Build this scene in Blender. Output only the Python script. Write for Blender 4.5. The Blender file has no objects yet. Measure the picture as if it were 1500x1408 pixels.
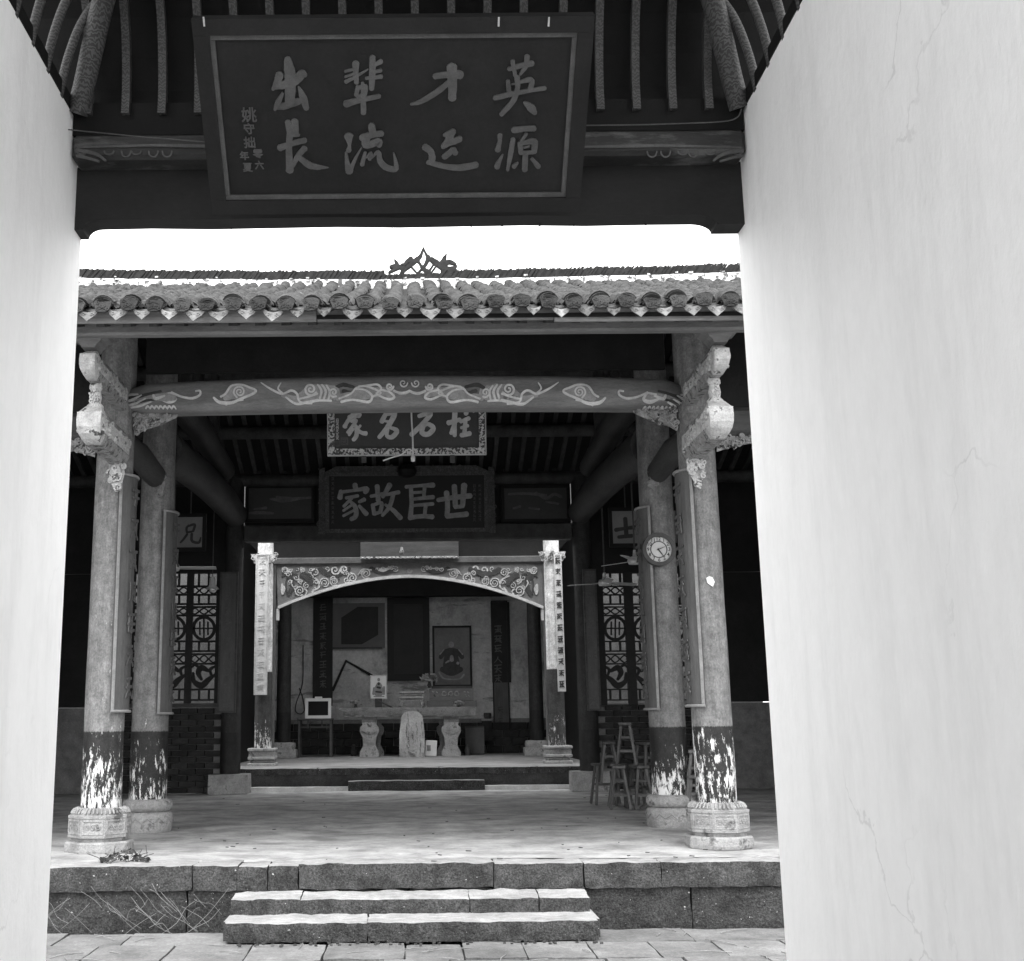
import bpy, bmesh, math, random
from mathutils import Vector, Matrix, noise as mnoise

# ------------------------------------------------------------------ camera, sky, sun, exposure
F, CX, CY = 1735.0, 600.0, 704.0            # the photograph's lens in its own pixels
CAM = Vector((0.035, 0.0, 1.2))             # z = 0 is the floor of the hall
PITCH, ROLL = math.radians(11.35), math.radians(0.5)
SC = bpy.context.scene
COL = SC.collection
cam_d = bpy.data.cameras.new('camera'); cam = bpy.data.objects.new('camera', cam_d); COL.objects.link(cam)
cam_d.sensor_fit = 'HORIZONTAL'; cam_d.sensor_width = 36; cam_d.lens = F / 1500 * 36
cam_d.shift_x = 0.1; cam_d.clip_start = 0.05; cam_d.clip_end = 2000
_f = Vector((0, math.cos(PITCH), math.sin(PITCH))); _r0 = Vector((1, 0, 0)); _u0 = Vector((0, -math.sin(PITCH), math.cos(PITCH)))
_r = _r0 * math.cos(ROLL) - _u0 * math.sin(ROLL); _u = _r0 * math.sin(ROLL) + _u0 * math.cos(ROLL)
cam.matrix_world = Matrix(((_r.x, _u.x, -_f.x, CAM.x), (_r.y, _u.y, -_f.y, CAM.y), (_r.z, _u.z, -_f.z, CAM.z), (0, 0, 0, 1)))
SC.camera = cam

SUN_EL, SUN_AZ = math.radians(70), math.radians(185)     # high cloud-veiled sun on the camera's side
world = bpy.data.worlds.new('World'); SC.world = world; world.use_nodes = True
wn = world.node_tree; wn.nodes.clear()
w_out = wn.nodes.new('ShaderNodeOutputWorld'); w_bg = wn.nodes.new('ShaderNodeBackground')
w_sky = wn.nodes.new('ShaderNodeTexSky'); w_sky.sky_type = 'NISHITA'; w_sky.sun_disc = False
w_sky.sun_elevation = SUN_EL; w_sky.sun_rotation = SUN_AZ; w_sky.air_density = 1.0; w_sky.dust_density = 6.0
w_bw = wn.nodes.new('ShaderNodeRGBToBW')
w_mix = wn.nodes.new('ShaderNodeMix'); w_mix.data_type = 'RGBA'
w_mix.inputs[0].default_value = 0.6; w_mix.inputs[7].default_value = (13, 13, 13, 1)   # thick even cloud over the clear sky
wn.links.new(w_sky.outputs[0], w_bw.inputs[0]); wn.links.new(w_bw.outputs[0], w_mix.inputs[6])
wn.links.new(w_mix.outputs[2], w_bg.inputs[0]); w_bg.inputs[1].default_value = 0.13
wn.links.new(w_bg.outputs[0], w_out.inputs[0])
sun_d = bpy.data.lights.new('sun', 'SUN'); sun_d.energy = 1.5; sun_d.angle = math.radians(45); sun_d.color = (1, 1, 1)
sun = bpy.data.objects.new('sun', sun_d); COL.objects.link(sun)
_sd = Vector((math.sin(SUN_AZ) * math.cos(SUN_EL), math.cos(SUN_AZ) * math.cos(SUN_EL), math.sin(SUN_EL)))
sun.rotation_euler = _sd.to_track_quat('Z', 'Y').to_euler()
SC.view_settings.view_transform = 'Standard'; SC.view_settings.look = 'None'
SC.view_settings.gamma = 1; SC.view_settings.use_curve_mapping = False
SC.view_settings.exposure = 1.7
SC.render.engine = 'CYCLES'
SC.cycles.max_bounces = 10; SC.cycles.diffuse_bounces = 6
SC.cycles.use_denoising = True

# ------------------------------------------------------------------ pixels to places
def ray(px, py):
    x = (px - CX) / F; y = (CY - py) / F
    x, y = x * math.cos(ROLL) + y * math.sin(ROLL), -x * math.sin(ROLL) + y * math.cos(ROLL)
    return _r0 * x + _u0 * y + _f
def P(px, py, Y):
    d = ray(px, py); return CAM + d * (Y / d.y)
def PZ(px, py, Z):
    d = ray(px, py); return CAM + d * ((Z - CAM.z) / d.z)
class Fr:
    """a flat frame in space: origin, two axes, and the normal that looks out of it"""
    def __init__(s, o, u, v):
        s.o = Vector(o); s.u = Vector(u).normalized(); s.v = Vector(v).normalized(); s.n = s.u.cross(s.v).normalized()
    def p(s, a, b, c=0): return s.o + s.u * a + s.v * b + s.n * c
    def px(s, x, y):
        d = ray(x, y); t = (s.o - CAM).dot(s.n) / d.dot(s.n); q = CAM + d * t - s.o
        return q.dot(s.u), q.dot(s.v)
def wall_frame(Y, x=0.0, z=0.0): return Fr((x, Y, z), (1, 0, 0), (0, 0, 1))     # faces the camera side (-y)

# ------------------------------------------------------------------ mesh builder
rnd = random.Random(7)
class MB:
    def __init__(s): s.v = []; s.f = []; s.sm = []
    def add(s, vs, fs, smooth=False):
        k = len(s.v); s.v += [tuple(q) for q in vs]
        s.f += [tuple(i + k for i in f) for f in fs]; s.sm += [smooth] * len(fs)
    def box(s, c, d, rot=None, ch=0.0):
        c = Vector(c); hx, hy, hz = d[0] / 2, d[1] / 2, d[2] / 2
        if ch <= 0:
            vs = [Vector((x, y, z)) for x in (-hx, hx) for y in (-hy, hy) for z in (-hz, hz)]
            fs = [(0, 1, 3, 2), (4, 6, 7, 5), (0, 4, 5, 1), (2, 3, 7, 6), (0, 2, 6, 4), (1, 5, 7, 3)]
        else:
            vs = []; idx = {}
            ch = min(ch, hx * .9, hy * .9, hz * .9)
            for sx in (-1, 1):
                for sy in (-1, 1):
                    for sz in (-1, 1):
                        for ax in range(3):
                            q = [sx * (hx - ch), sy * (hy - ch), sz * (hz - ch)]
                            q[ax] = (sx * hx, sy * hy, sz * hz)[ax]
                            idx[(sx, sy, sz, ax)] = len(vs); vs.append(Vector(q))
            fs = []
            for ax in range(3):
                o1, o2 = [(1, 2), (2, 0), (0, 1)][ax]
                for sg in (-1, 1):
                    ring = []
                    for a, b in ((-1, -1), (1, -1), (1, 1), (-1, 1)):
                        t = [0, 0, 0]; t[ax] = sg; t[o1] = a; t[o2] = b; ring.append(idx[(*t, ax)])
                    fs.append(tuple(ring if sg > 0 else ring[::-1]))
                for a in (-1, 1):
                    for b in (-1, 1):
                        t0 = [0, 0, 0]; t0[ax] = -1; t0[o1] = a; t0[o2] = b; t1 = list(t0); t1[ax] = 1
                        q = (idx[(*t0, o1)], idx[(*t1, o1)], idx[(*t1, o2)], idx[(*t0, o2)])
                        fs.append(q if a * b < 0 else q[::-1])
            for sx in (-1, 1):
                for sy in (-1, 1):
                    for sz in (-1, 1):
                        q = (idx[(sx, sy, sz, 0)], idx[(sx, sy, sz, 1)], idx[(sx, sy, sz, 2)])
                        fs.append(q if sx * sy * sz > 0 else q[::-1])
        if rot is not None: vs = [rot @ v for v in vs]
        s.add([v + c for v in vs], fs)
    def bar(s, a, b, w, h, up=(0, 0, 1), ch=0.0):
        a = Vector(a); b = Vector(b); d = (b - a); L = d.length; d.normalize()
        x = d.cross(Vector(up)); x = x.normalized() if x.length > 1e-5 else Vector((1, 0, 0)); z = x.cross(d)
        R = Matrix((x, d, z)).transposed()
        s.box((a + b) / 2, (w, L, h), R, ch)
    def tube(s, path, rad, n=10, caps=True, smooth=True, flat=1.0, up=None):
        path = [Vector(q) for q in path]
        if not isinstance(rad, (list, tuple)): rad = [rad] * len(path)
        vs = []; x = None
        for i, q in enumerate(path):
            t = (path[min(i + 1, len(path) - 1)] - path[max(i - 1, 0)]).normalized()
            if up is not None: x = t.cross(Vector(up))
            elif x is None: x = t.cross(Vector((0, 0, 1))) if abs(t.z) < .9 else t.cross(Vector((0, 1, 0)))
            else: x = x - t * x.dot(t)
            if x.length < 1e-6: x = Vector((1, 0, 0))
            x.normalize(); y = t.cross(x)
            for k in range(n):
                a = 2 * math.pi * k / n
                vs.append(q + x * (math.cos(a) * rad[i]) + y * (math.sin(a) * rad[i] * flat))
        fs = [(i * n + k, i * n + (k + 1) % n, (i + 1) * n + (k + 1) % n, (i + 1) * n + k) for i in range(len(path) - 1) for k in range(n)]
        s.add(vs, fs, smooth)
        if caps:
            m = (len(path) - 1) * n
            s.add(vs[:n], [tuple(range(n))[::-1]]); s.add(vs[m:], [tuple(range(n))])
    def lathe(s, c, prof, n=32, smooth=True, mod=None, a0=0.0):
        c = Vector(c); vs = []
        for i, (r, z) in enumerate(prof):
            for k in range(n):
                a = a0 + 2 * math.pi * k / n; rr = r * (mod(a, i) if mod else 1)
                vs.append(c + Vector((math.cos(a) * rr, math.sin(a) * rr, z)))
        fs = [(i * n + k, i * n + (k + 1) % n, (i + 1) * n + (k + 1) % n, (i + 1) * n + k) for i in range(len(prof) - 1) for k in range(n)]
        s.add(vs, fs, smooth); m = (len(prof) - 1) * n
        s.add(vs[:n], [tuple(range(n))[::-1]]); s.add(vs[m:], [tuple(range(n))])
    def prism(s, fr, outline, c0, c1):
        n = len(outline)
        ar = sum(outline[i][0] * outline[(i + 1) % n][1] - outline[(i + 1) % n][0] * outline[i][1] for i in range(n))
        if ar < 0: outline = outline[::-1]
        lo = [fr.p(a, b, c0) for a, b in outline]; hi = [fr.p(a, b, c1) for a, b in outline]
        s.add(lo + hi, [tuple(range(n))[::-1], tuple(range(n, 2 * n))] + [(i, (i + 1) % n, n + (i + 1) % n, n + i) for i in range(n)])
    def frect(s, fr, a0, b0, a1, b1, c0, c1):
        s.prism(fr, [(a0, b0), (a1, b0), (a1, b1), (a0, b1)], c0, c1)
    def rough(s, c, d, seg=0.12, jit=0.01, sc=4.0, rd=0.02, seed=0):
        """a box of rough stone: gridded faces, rounded arrises, uneven skin"""
        c = Vector(c); h = Vector(d) / 2; n = [max(1, min(40, int(round(d[i] / seg)))) for i in range(3)]
        for ax in range(3):
            o1, o2 = [(1, 2), (2, 0), (0, 1)][ax]
            for sg in (-1, 1):
                vs = []
                for i in range(n[o1] + 1):
                    for j in range(n[o2] + 1):
                        q = Vector((0, 0, 0)); q[ax] = sg * h[ax]
                        q[o1] = -h[o1] + d[o1] * i / n[o1]; q[o2] = -h[o2] + d[o2] * j / n[o2]
                        inn = Vector([max(-h[k] + rd, min(h[k] - rd, q[k])) for k in range(3)])
                        dl = q - inn
                        if dl.length > 1e-9: q = inn + dl.normalized() * min(rd, dl.length)
                        w = c + q
                        nz = mnoise.noise_vector((w + Vector((seed * 3.7, 0, 0))) * sc) * jit + mnoise.noise_vector(w * sc * 3.1) * jit * .45
                        vs.append(w + nz)
                m = n[o2] + 1
                fs = [(i * m + j, (i + 1) * m + j, (i + 1) * m + j + 1, i * m + j + 1) for i in range(n[o1]) for j in range(n[o2])]
                if sg < 0: fs = [f[::-1] for f in fs]
                s.add(vs, fs, True)
    def build(s, name, mat, parent=None, weld=False, local=False):
        me = bpy.data.meshes.new(name)
        off = Vector((0, 0, 0)); q = parent
        while q is not None and not local: off += Vector(q.location); q = q.parent
        me.from_pydata([(v[0] - off.x, v[1] - off.y, v[2] - off.z) for v in s.v], [], s.f)
        me.polygons.foreach_set('use_smooth', s.sm)
        if weld:
            bm = bmesh.new(); bm.from_mesh(me); bmesh.ops.remove_doubles(bm, verts=bm.verts, dist=1e-4)
            bmesh.ops.recalc_face_normals(bm, faces=bm.faces); bm.to_mesh(me); bm.free()
        me.materials.append(mat); me.update()
        o = bpy.data.objects.new(name, me); COL.objects.link(o)
        if parent is not None: o.parent = parent
        return o
def thing(name, label, cat, loc=(0, 0, 0), group=None):
    o = bpy.data.objects.new(name, None); COL.objects.link(o); o.location = loc; o.empty_display_size = .1
    o['label'] = label; o['category'] = cat
    if group: o['group'] = group
    return o
def tag(o, label, cat, group=None):
    o['label'] = label; o['category'] = cat
    if group: o['group'] = group
    return o
def struct(o): o['kind'] = 'structure'; return o
def stuff(o): o['kind'] = 'stuff'; return o
def dup(o, parent=None):
    c = o.copy(); COL.objects.link(c); c.parent = parent
    for ch in o.children: dup(ch, c)
    return c
def inst(me_obj, loc, rot=None, parent=None, scale=None):
    c = me_obj.copy(); COL.objects.link(c)
    if parent is not None: c.parent = parent
    c.location = loc
    if rot is not None: c.rotation_euler = rot
    if scale is not None: c.scale = scale
    return c

# ------------------------------------------------------------------ materials: all grey, the photograph is black and white
def g(v): return (v, v, v, 1)
def mat(name, c=.3, rough=.75, var=.35, s=3.0, st=(1, 1, 1), bump=.25, bs=40., spots=None, rand=0.0, spec=.25, custom=None, emit=None):
    m = bpy.data.materials.new(name); m.use_nodes = True; nt = m.node_tree; N = nt.nodes; L = nt.links
    b = N['Principled BSDF']; b.inputs['Roughness'].default_value = rough; b.inputs['Specular IOR Level'].default_value = spec
    tc = N.new('ShaderNodeTexCoord'); mp = N.new('ShaderNodeMapping'); mp.inputs['Scale'].default_value = st
    L.new(tc.outputs['Object'], mp.inputs[0])
    oi = N.new('ShaderNodeObjectInfo')
    ofs = N.new('ShaderNodeVectorMath'); ofs.operation = 'MULTIPLY_ADD'
    ofs.inputs[1].default_value = (37, 23, 11); L.new(oi.outputs['Random'], ofs.inputs[0]); L.new(mp.outputs[0], ofs.inputs[2])
    vec = ofs.outputs[0] if rand else mp.outputs[0]
    def nz(sc, det=8, ro=.6, v=None):
        n = N.new('ShaderNodeTexNoise'); n.inputs['Scale'].default_value = sc; n.inputs['Detail'].default_value = det
        n.inputs['Roughness'].default_value = ro; L.new(v or vec, n.inputs['Vector']); return n.outputs[0]
    def rng(x, a, b_, c_, d_):
        r = N.new('ShaderNodeMapRange'); r.clamp = True
        for k, q in enumerate((a, b_, c_, d_)): r.inputs[k + 1].default_value = q
        L.new(x, r.inputs[0]); return r.outputs[0]
    def mth(op, x, y):
        r = N.new('ShaderNodeMath'); r.operation = op
        for k, q in enumerate((x, y)):
            if isinstance(q, (int, float)): r.inputs[k].default_value = q
            else: L.new(q, r.inputs[k])
        return r.outputs[0]
    def mix(fac, x, y):
        r = N.new('ShaderNodeMix'); r.data_type = 'FLOAT'
        for k, q in ((0, fac), (2, x), (3, y)):
            if isinstance(q, (int, float)): r.inputs[k].default_value = q
            else: L.new(q, r.inputs[k])
        return r.outputs[0]
    val = mth('MULTIPLY', rng(nz(s), .3, .7, 1 - var, 1 + var), rng(nz(s * 7.3, 6), .25, .75, 1 - var * .6, 1 + var * .6))
    val = mth('MULTIPLY', val, rng(nz(s * 26, 4, .7), .3, .7, 1 - var * .7, 1 + var * .7))
    if rand: val = mth('MULTIPLY', val, rng(oi.outputs['Random'], 0, 1, 1 - rand, 1 + rand))
    val = mth('MULTIPLY', val, c)
    if spots:
        for (sc, ssc, lo, hi, sst) in spots:        # colour, scale, threshold range, stretch
            mp2 = N.new('ShaderNodeMapping'); mp2.inputs['Scale'].default_value = sst; L.new(tc.outputs['Object'], mp2.inputs[0])
            mask = rng(nz(ssc, 10, .7, mp2.outputs[0]), lo, hi, 0, 1)
            val = mix(mask, val, sc)
    hgt = nz(bs, 6, .65)
    if custom: val, hgt = custom(dict(N=N, L=L, tc=tc, nz=nz, rng=rng, mth=mth, mix=mix, oi=oi, bsdf=b), val, hgt)
    cc = N.new('ShaderNodeCombineColor')
    for k in range(3): L.new(val, cc.inputs[k])
    L.new(cc.outputs[0], b.inputs['Base Color'])
    if bump:
        bp = N.new('ShaderNodeBump'); bp.inputs['Strength'].default_value = bump; bp.inputs['Distance'].default_value = .02
        L.new(hgt, bp.inputs['Height']); L.new(bp.outputs[0], b.inputs['Normal'])
    return m

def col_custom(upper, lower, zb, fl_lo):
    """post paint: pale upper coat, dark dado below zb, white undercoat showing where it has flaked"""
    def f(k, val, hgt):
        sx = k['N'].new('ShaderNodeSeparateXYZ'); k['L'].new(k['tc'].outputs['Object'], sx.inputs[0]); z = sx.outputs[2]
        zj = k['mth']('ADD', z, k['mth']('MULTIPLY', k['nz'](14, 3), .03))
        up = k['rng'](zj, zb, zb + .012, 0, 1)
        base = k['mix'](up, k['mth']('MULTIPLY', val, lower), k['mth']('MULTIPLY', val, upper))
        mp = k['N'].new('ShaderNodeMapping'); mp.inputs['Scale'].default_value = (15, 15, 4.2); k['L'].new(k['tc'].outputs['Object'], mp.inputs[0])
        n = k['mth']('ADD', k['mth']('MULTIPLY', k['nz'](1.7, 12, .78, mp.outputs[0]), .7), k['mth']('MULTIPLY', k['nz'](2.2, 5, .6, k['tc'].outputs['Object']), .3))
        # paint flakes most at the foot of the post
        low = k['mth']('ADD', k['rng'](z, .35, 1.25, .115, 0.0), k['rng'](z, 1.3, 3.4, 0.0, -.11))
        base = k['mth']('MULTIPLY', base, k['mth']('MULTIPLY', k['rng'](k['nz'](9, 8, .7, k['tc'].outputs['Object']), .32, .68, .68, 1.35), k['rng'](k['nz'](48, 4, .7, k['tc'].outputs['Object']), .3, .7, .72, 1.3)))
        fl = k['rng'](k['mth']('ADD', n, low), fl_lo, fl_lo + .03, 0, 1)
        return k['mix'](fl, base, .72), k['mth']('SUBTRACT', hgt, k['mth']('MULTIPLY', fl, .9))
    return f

M = {}
def worn_top_shaded_side(top, side, side_dark):
    """treads paler with wear, upright faces darkened to paint in their shade"""
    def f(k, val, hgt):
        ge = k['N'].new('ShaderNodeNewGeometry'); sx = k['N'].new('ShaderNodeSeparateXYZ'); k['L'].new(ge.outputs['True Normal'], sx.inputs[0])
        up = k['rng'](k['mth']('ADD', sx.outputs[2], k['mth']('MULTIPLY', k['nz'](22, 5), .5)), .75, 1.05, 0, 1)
        sd = k['mth']('MULTIPLY', val, k['mix'](k['rng'](k['nz'](6, 8, .7), .42, .6, 0, 1), side, side_dark))
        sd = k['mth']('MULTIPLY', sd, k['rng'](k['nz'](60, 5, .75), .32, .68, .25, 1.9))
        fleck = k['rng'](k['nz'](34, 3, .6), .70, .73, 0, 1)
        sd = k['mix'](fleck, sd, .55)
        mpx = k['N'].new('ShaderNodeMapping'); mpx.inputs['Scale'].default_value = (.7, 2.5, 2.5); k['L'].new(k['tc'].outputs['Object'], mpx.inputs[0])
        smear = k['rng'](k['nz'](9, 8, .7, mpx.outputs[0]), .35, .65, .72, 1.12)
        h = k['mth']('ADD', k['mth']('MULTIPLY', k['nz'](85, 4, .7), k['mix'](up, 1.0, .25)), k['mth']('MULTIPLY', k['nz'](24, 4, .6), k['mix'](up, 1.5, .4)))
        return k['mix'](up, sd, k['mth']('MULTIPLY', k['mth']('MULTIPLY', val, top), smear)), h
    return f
def floor_wear(k, val, hgt):
    mpx = k['N'].new('ShaderNodeMapping'); mpx.inputs['Scale'].default_value = (.85, 1.05, 1); k['L'].new(k['tc'].outputs['Object'], mpx.inputs[0])
    a = k['nz'](2.2, 9, .68, mpx.outputs[0]); b = k['nz'](7, 8, .7, mpx.outputs[0])
    v = k['mth']('MULTIPLY', val, k['rng'](a, .36, .64, .55, 1.15)); v = k['mix'](k['rng'](b, .63, .68, 0, .7), v, .1)
    return v, k['mth']('ADD', k['mth']('MULTIPLY', a, 2.5), hgt)
M['column'] = mat('weathered_post_paint', 1.0, .62, .3, 2.2, (5, 5, .7), .35, 26, custom=col_custom(.17, .024, 1.11, .575))
M['column_in'] = mat('inner_post_paint', 1.0, .55, .25, 2.2, (5, 5, .7), .25, 26, custom=col_custom(.15, .022, 1.09, .615))
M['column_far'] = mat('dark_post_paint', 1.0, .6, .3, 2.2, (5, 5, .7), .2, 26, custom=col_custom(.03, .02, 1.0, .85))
M['column_shrine'] = mat('pale_post_paint', 1.0, .6, .25, 2.2, (5, 5, .7), .25, 26, custom=col_custom(.62, .05, 1.72, .62))
M['stone'] = mat('rough_stone', 1.0, .9, .22, 2.5, (1, 1, 1), 1.0, 55, custom=worn_top_shaded_side(.29, .075, .04))
M['stone_pale'] = mat('pale_carved_stone', .33, .88, .35, 5, (1, 1, 1), .8, 60, spots=[(.12, 5, .55, .64, (1, 1, 1)), (.55, 8, .66, .7, (1, 1, 1))])
M['riser'] = mat('shaded_side_granite', 1.0, .95, .3, 3, (1, 1, 1), 1.0, 48, custom=worn_top_shaded_side(.34, .06, .028))  # darker side tone carries painted shade on the upright faces
M['paving'] = mat('courtyard_slab', 0.155, .88, .35, 2.2, (1, 1, 1), .6, 30, rand=.18, spots=[(.13, 3, .58, .68, (1, 3, 1))])
M['floor'] = mat('worn_cement_floor', .42, .85, .15, 1.1, (1, 1, 1), .5, 18, custom=floor_wear)
M['dais_floor'] = mat('shrine_cement', .22, .85, .25, 2, bump=.4, bs=30, spots=[(.1, 2.5, .56, .66, (.7, 1.5, 1))])
M['dais'] = mat('shade_dark_stone', .06, .9, .4, 2.5, bump=.6, bs=40)  # dark tone paints the shade on the front of the shrine platform
M['ground'] = mat('packed_ground', .22, .95, .3, 1.5, bump=.6, bs=30)
def lime_wear(k, val, hgt):
    mpx = k['N'].new('ShaderNodeMapping'); mpx.inputs['Scale'].default_value = (2.2, 2.2, .35); k['L'].new(k['tc'].outputs['Object'], mpx.inputs[0])
    run = k['rng'](k['nz'](1.6, 9, .7, mpx.outputs[0]), .5, .75, 0, .22); scuff = k['rng'](k['nz'](5, 10, .75), .62, .72, 0, .18)
    crk = k['N'].new('ShaderNodeTexVoronoi'); crk.feature = 'DISTANCE_TO_EDGE'; crk.inputs['Scale'].default_value = .8
    wv = k['N'].new('ShaderNodeVectorMath'); wv.operation = 'MULTIPLY_ADD'; nz3 = k['N'].new('ShaderNodeTexNoise'); nz3.inputs['Scale'].default_value = 3; nz3.inputs['Detail'].default_value = 6
    k['L'].new(k['tc'].outputs['Object'], nz3.inputs['Vector']); k['L'].new(nz3.outputs['Color'], wv.inputs[0]); wv.inputs[1].default_value = (.5, .5, .5); k['L'].new(k['tc'].outputs['Object'], wv.inputs[2]); k['L'].new(wv.outputs[0], crk.inputs['Vector'])
    line = k['mth']('MULTIPLY', k['rng'](crk.outputs[0], .002, .006, 1, 0), k['rng'](k['nz'](.9, 3), .56, .66, 0, .22))
    v = k['mix'](run, val, .5); v = k['mix'](scuff, v, .55); v = k['mix'](line, v, .3)
    return v, k['mth']('ADD', k['mth']('MULTIPLY', k['nz'](5, 5), 2.0), hgt)
M['lime'] = mat('limewashed_plaster', .88, .9, .03, .8, (1, 1, .5), .2, 30, custom=lime_wear)
M['wood_dark'] = mat('dark_timber', 0.009, .6, .4, 3, (1, 1, 1), .2, 30)
M['wood_mid'] = mat('weathered_timber', 0.06, .65, .35, 2, (1, 6, 6), .25, 26)
M['beam'] = mat('painted_beam', 0.15, .55, .3, 2.5, (.5, 3, 3), .2, 26)
M['beam_in'] = mat('old_beam', 0.045, .6, .4, 2, (3, .6, 3), .2, 26)
M['gate_beam'] = mat('gate_lacquer', 0.02, .7, .18, 2, (.5, 1, 1), .1, 26)
M['gate_paint'] = mat('gate_painted_beam', 0.032, .6, .35, 4, (.6, 1, 3), .1, 26, spots=[(.11, 3, .52, .62, (.5, 1, 2.5))])
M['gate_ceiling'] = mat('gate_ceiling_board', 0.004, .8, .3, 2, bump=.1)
def grain(k, val, hgt):
    w = k['N'].new('ShaderNodeTexWave'); w.wave_type = 'RINGS'; w.inputs['Scale'].default_value = 5.5
    w.inputs['Distortion'].default_value = 9; w.inputs['Detail'].default_value = 1.5; w.inputs['Detail Scale'].default_value = 1.6
    mp = k['N'].new('ShaderNodeMapping'); mp.inputs['Scale'].default_value = (6, 3, 3); k['L'].new(k['tc'].outputs['Object'], mp.inputs[0])
    k['L'].new(mp.outputs[0], w.inputs['Vector'])
    return k['mix'](k['rng'](w.outputs[1], .4, .6, 0, 1), .035, k['mth']('MULTIPLY', val, 1.0)), hgt
M['rib'] = mat('painted_grain_rib', 0.075, .6, .2, 3, bump=.05, custom=grain)
M['plaque'] = mat('plaque_ground', 0.013, .6, .25, 2, (1, 1, 1), .06, 20)
M['plaque_frame'] = mat('plaque_outer_frame', 0.014, .6, .25, 3, bump=.1)
M['gilt'] = mat('dull_gilt', 0.085, .5, .25, 8, bump=.1)
M['gilt3'] = mat('worn_gilt', .26, .5, .3, 8, bump=.1)
M['scene'] = mat('landscape_paint', .11, .6, .3, 8, bump=.05)
M['gilt2'] = mat('bright_gilt', 0.45, .5, .2, 8, bump=.1)
M['plaque2'] = mat('plaque_red_ground', 0.055, .5, .15, 3, bump=.05)
M['plaque3'] = mat('plaque_black_ground', 0.007, .5, .2, 3, bump=.05)
def speck(k, val, hgt):
    n = k['nz'](38, 3, .5); return k['mix'](k['rng'](n, .47, .53, 0, 1), .06, val), n
M['fretframe'] = mat('carved_gilt_frame', .5, .5, .2, 10, bump=.6, custom=speck)
M['fretframe_old'] = mat('old_carved_frame', 0.09, .6, .3, 10, bump=.6, custom=speck)
M['carve'] = mat('pale_carving', .26, .75, .4, 12, bump=.5, spots=[(.05, 14, .53, .60, (1, 1, 1))])
M['carve_tip'] = mat('whitened_carving', .46, .75, .4, 9, bump=.6, spots=[(.08, 9, .56, .62, (1, 1, 1))])
M['relief'] = mat('relief_paint', .5, .6, .25, 9, bump=.1)
M['relief_dark'] = mat('relief_dark_paint', .05, .6, .3, 9, bump=.1)
M['relief_mid'] = mat('relief_mid_paint', .26, .6, .3, 9, bump=.1)
M['arch'] = mat('arch_panel_paint', 0.15, .6, .25, 4, bump=.1)
M['arch_frame'] = mat('arch_frame_timber', 0.1, .55, .3, 3, bump=.15)
M['tile'] = mat('clay_roof_tile', .03, .85, .55, 9, (1, 1, 1), .6, 50, rand=.6, spots=[(.15, 7, .62, .69, (1, 1, 1)), (.006, 9, .50, .58, (1, 1, 1))])
M['tile_end'] = mat('tile_end_plate', 0.035, .85, .3, 12, bump=.9, bs=60, rand=.35)
M['drip'] = mat('drip_tile', 0.17, .8, .3, 8, bump=.5, rand=.35, spots=[(.15, 12, .6, .68, (1, 1, 1))])
M['ridge_white'] = mat('ridge_lime', .55, .9, .2, 6, bump=.5, spots=[(.06, 6, .52, .58, (1.6, 1, 1))])
M['tile_dark'] = mat('ridge_tile', 0.018, .8, .5, 9, bump=.4)
M['fascia'] = mat('eave_fascia_board', 0.2, .75, .3, 2, (.4, 3, 8), .2, 30, rand=.25)
M['rafter'] = mat('rafter_timber', 0.05, .75, .4, 3, (6, .8, 6), .2, 30, rand=.3)
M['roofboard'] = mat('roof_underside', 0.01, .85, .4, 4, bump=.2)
M['couplet'] = mat('couplet_board', 0.085, .55, .25, 3, (4, 4, .8), .15, 26)
M['couplet_edge'] = mat('couplet_rim', 0.22, .55, .25, 5, bump=.2)
M['couplet_dark'] = mat('couplet_black', 0.015, .55, .3, 4, bump=.1)
M['couplet_pale'] = mat('couplet_pale', .62, .6, .2, 4, (4, 4, .8), .1)
M['brick'] = mat('grey_brick', 0.03, .9, .35, 8, bump=.6, rand=.3, spots=[(.2, 5, .62, .7, (1, 1, 1))])
M['mortar'] = mat('lime_mortar', 0.17, .95, .3, 6, bump=.4)
M['court'] = mat('stained_court_wall', .10, .9, .3, 1.5, bump=.3)
M['lattice'] = mat('lattice_timber', 0.012, .6, .3, 5, bump=.1)
M['plaster'] = mat('stained_plaster', .44, .9, .25, 1.0, (1, 1, 1), .25, 14, spots=[(.14, 1.1, .52, .68, (1, 1, .6)), (.2, 1.6, .57, .62, (.6, 1, 3.4)), (.6, 2.2, .64, .70, (1, 1, 1))])
M['black'] = mat('black_paint', 0.006, .5, .2, 5, bump=.05)
M['white_paper'] = mat('white_paper', .75, .8, .06, 5, bump=.05)
M['dial'] = mat('clock_dial', .5, .4, .08, 5, bump=0, spec=.5)
M['old_paper'] = mat('aged_white_board', .22, .8, .12, 5, bump=.05)
M['white_plastic'] = mat('white_plastic', .6, .4, .06, 3, bump=0, spec=.5)
M['screen'] = mat('tv_glass', .012, .55, .1, 2, bump=0, spec=.1)
M['iron'] = mat('dark_iron', .06, .5, .3, 6, bump=.1)
M['bright_metal'] = mat('pale_metal', .5, .35, .15, 6, bump=.05, spec=.6)
M['stool'] = mat('stool_timber', 0.09, .6, .35, 4, (5, 5, 1), .2, 30, rand=.3)
M['cord'] = mat('pale_cord', .62, .7, .1, 8, bump=.1)
M['leaf'] = mat('dry_leaf', .06, .8, .5, 9, bump=.3, rand=.5)
M['straw'] = mat('straw', 0.22, .8, .3, 9, bump=.1, rand=.3)
M['altar'] = mat('altar_stone', .24, .88, .35, 5, bump=.8, bs=50, spots=[(.1, 5, .56, .66, (1, 1, 1))])
M['painting'] = mat('portrait_ground', 0.16, .6, .25, 2, bump=.05)
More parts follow.
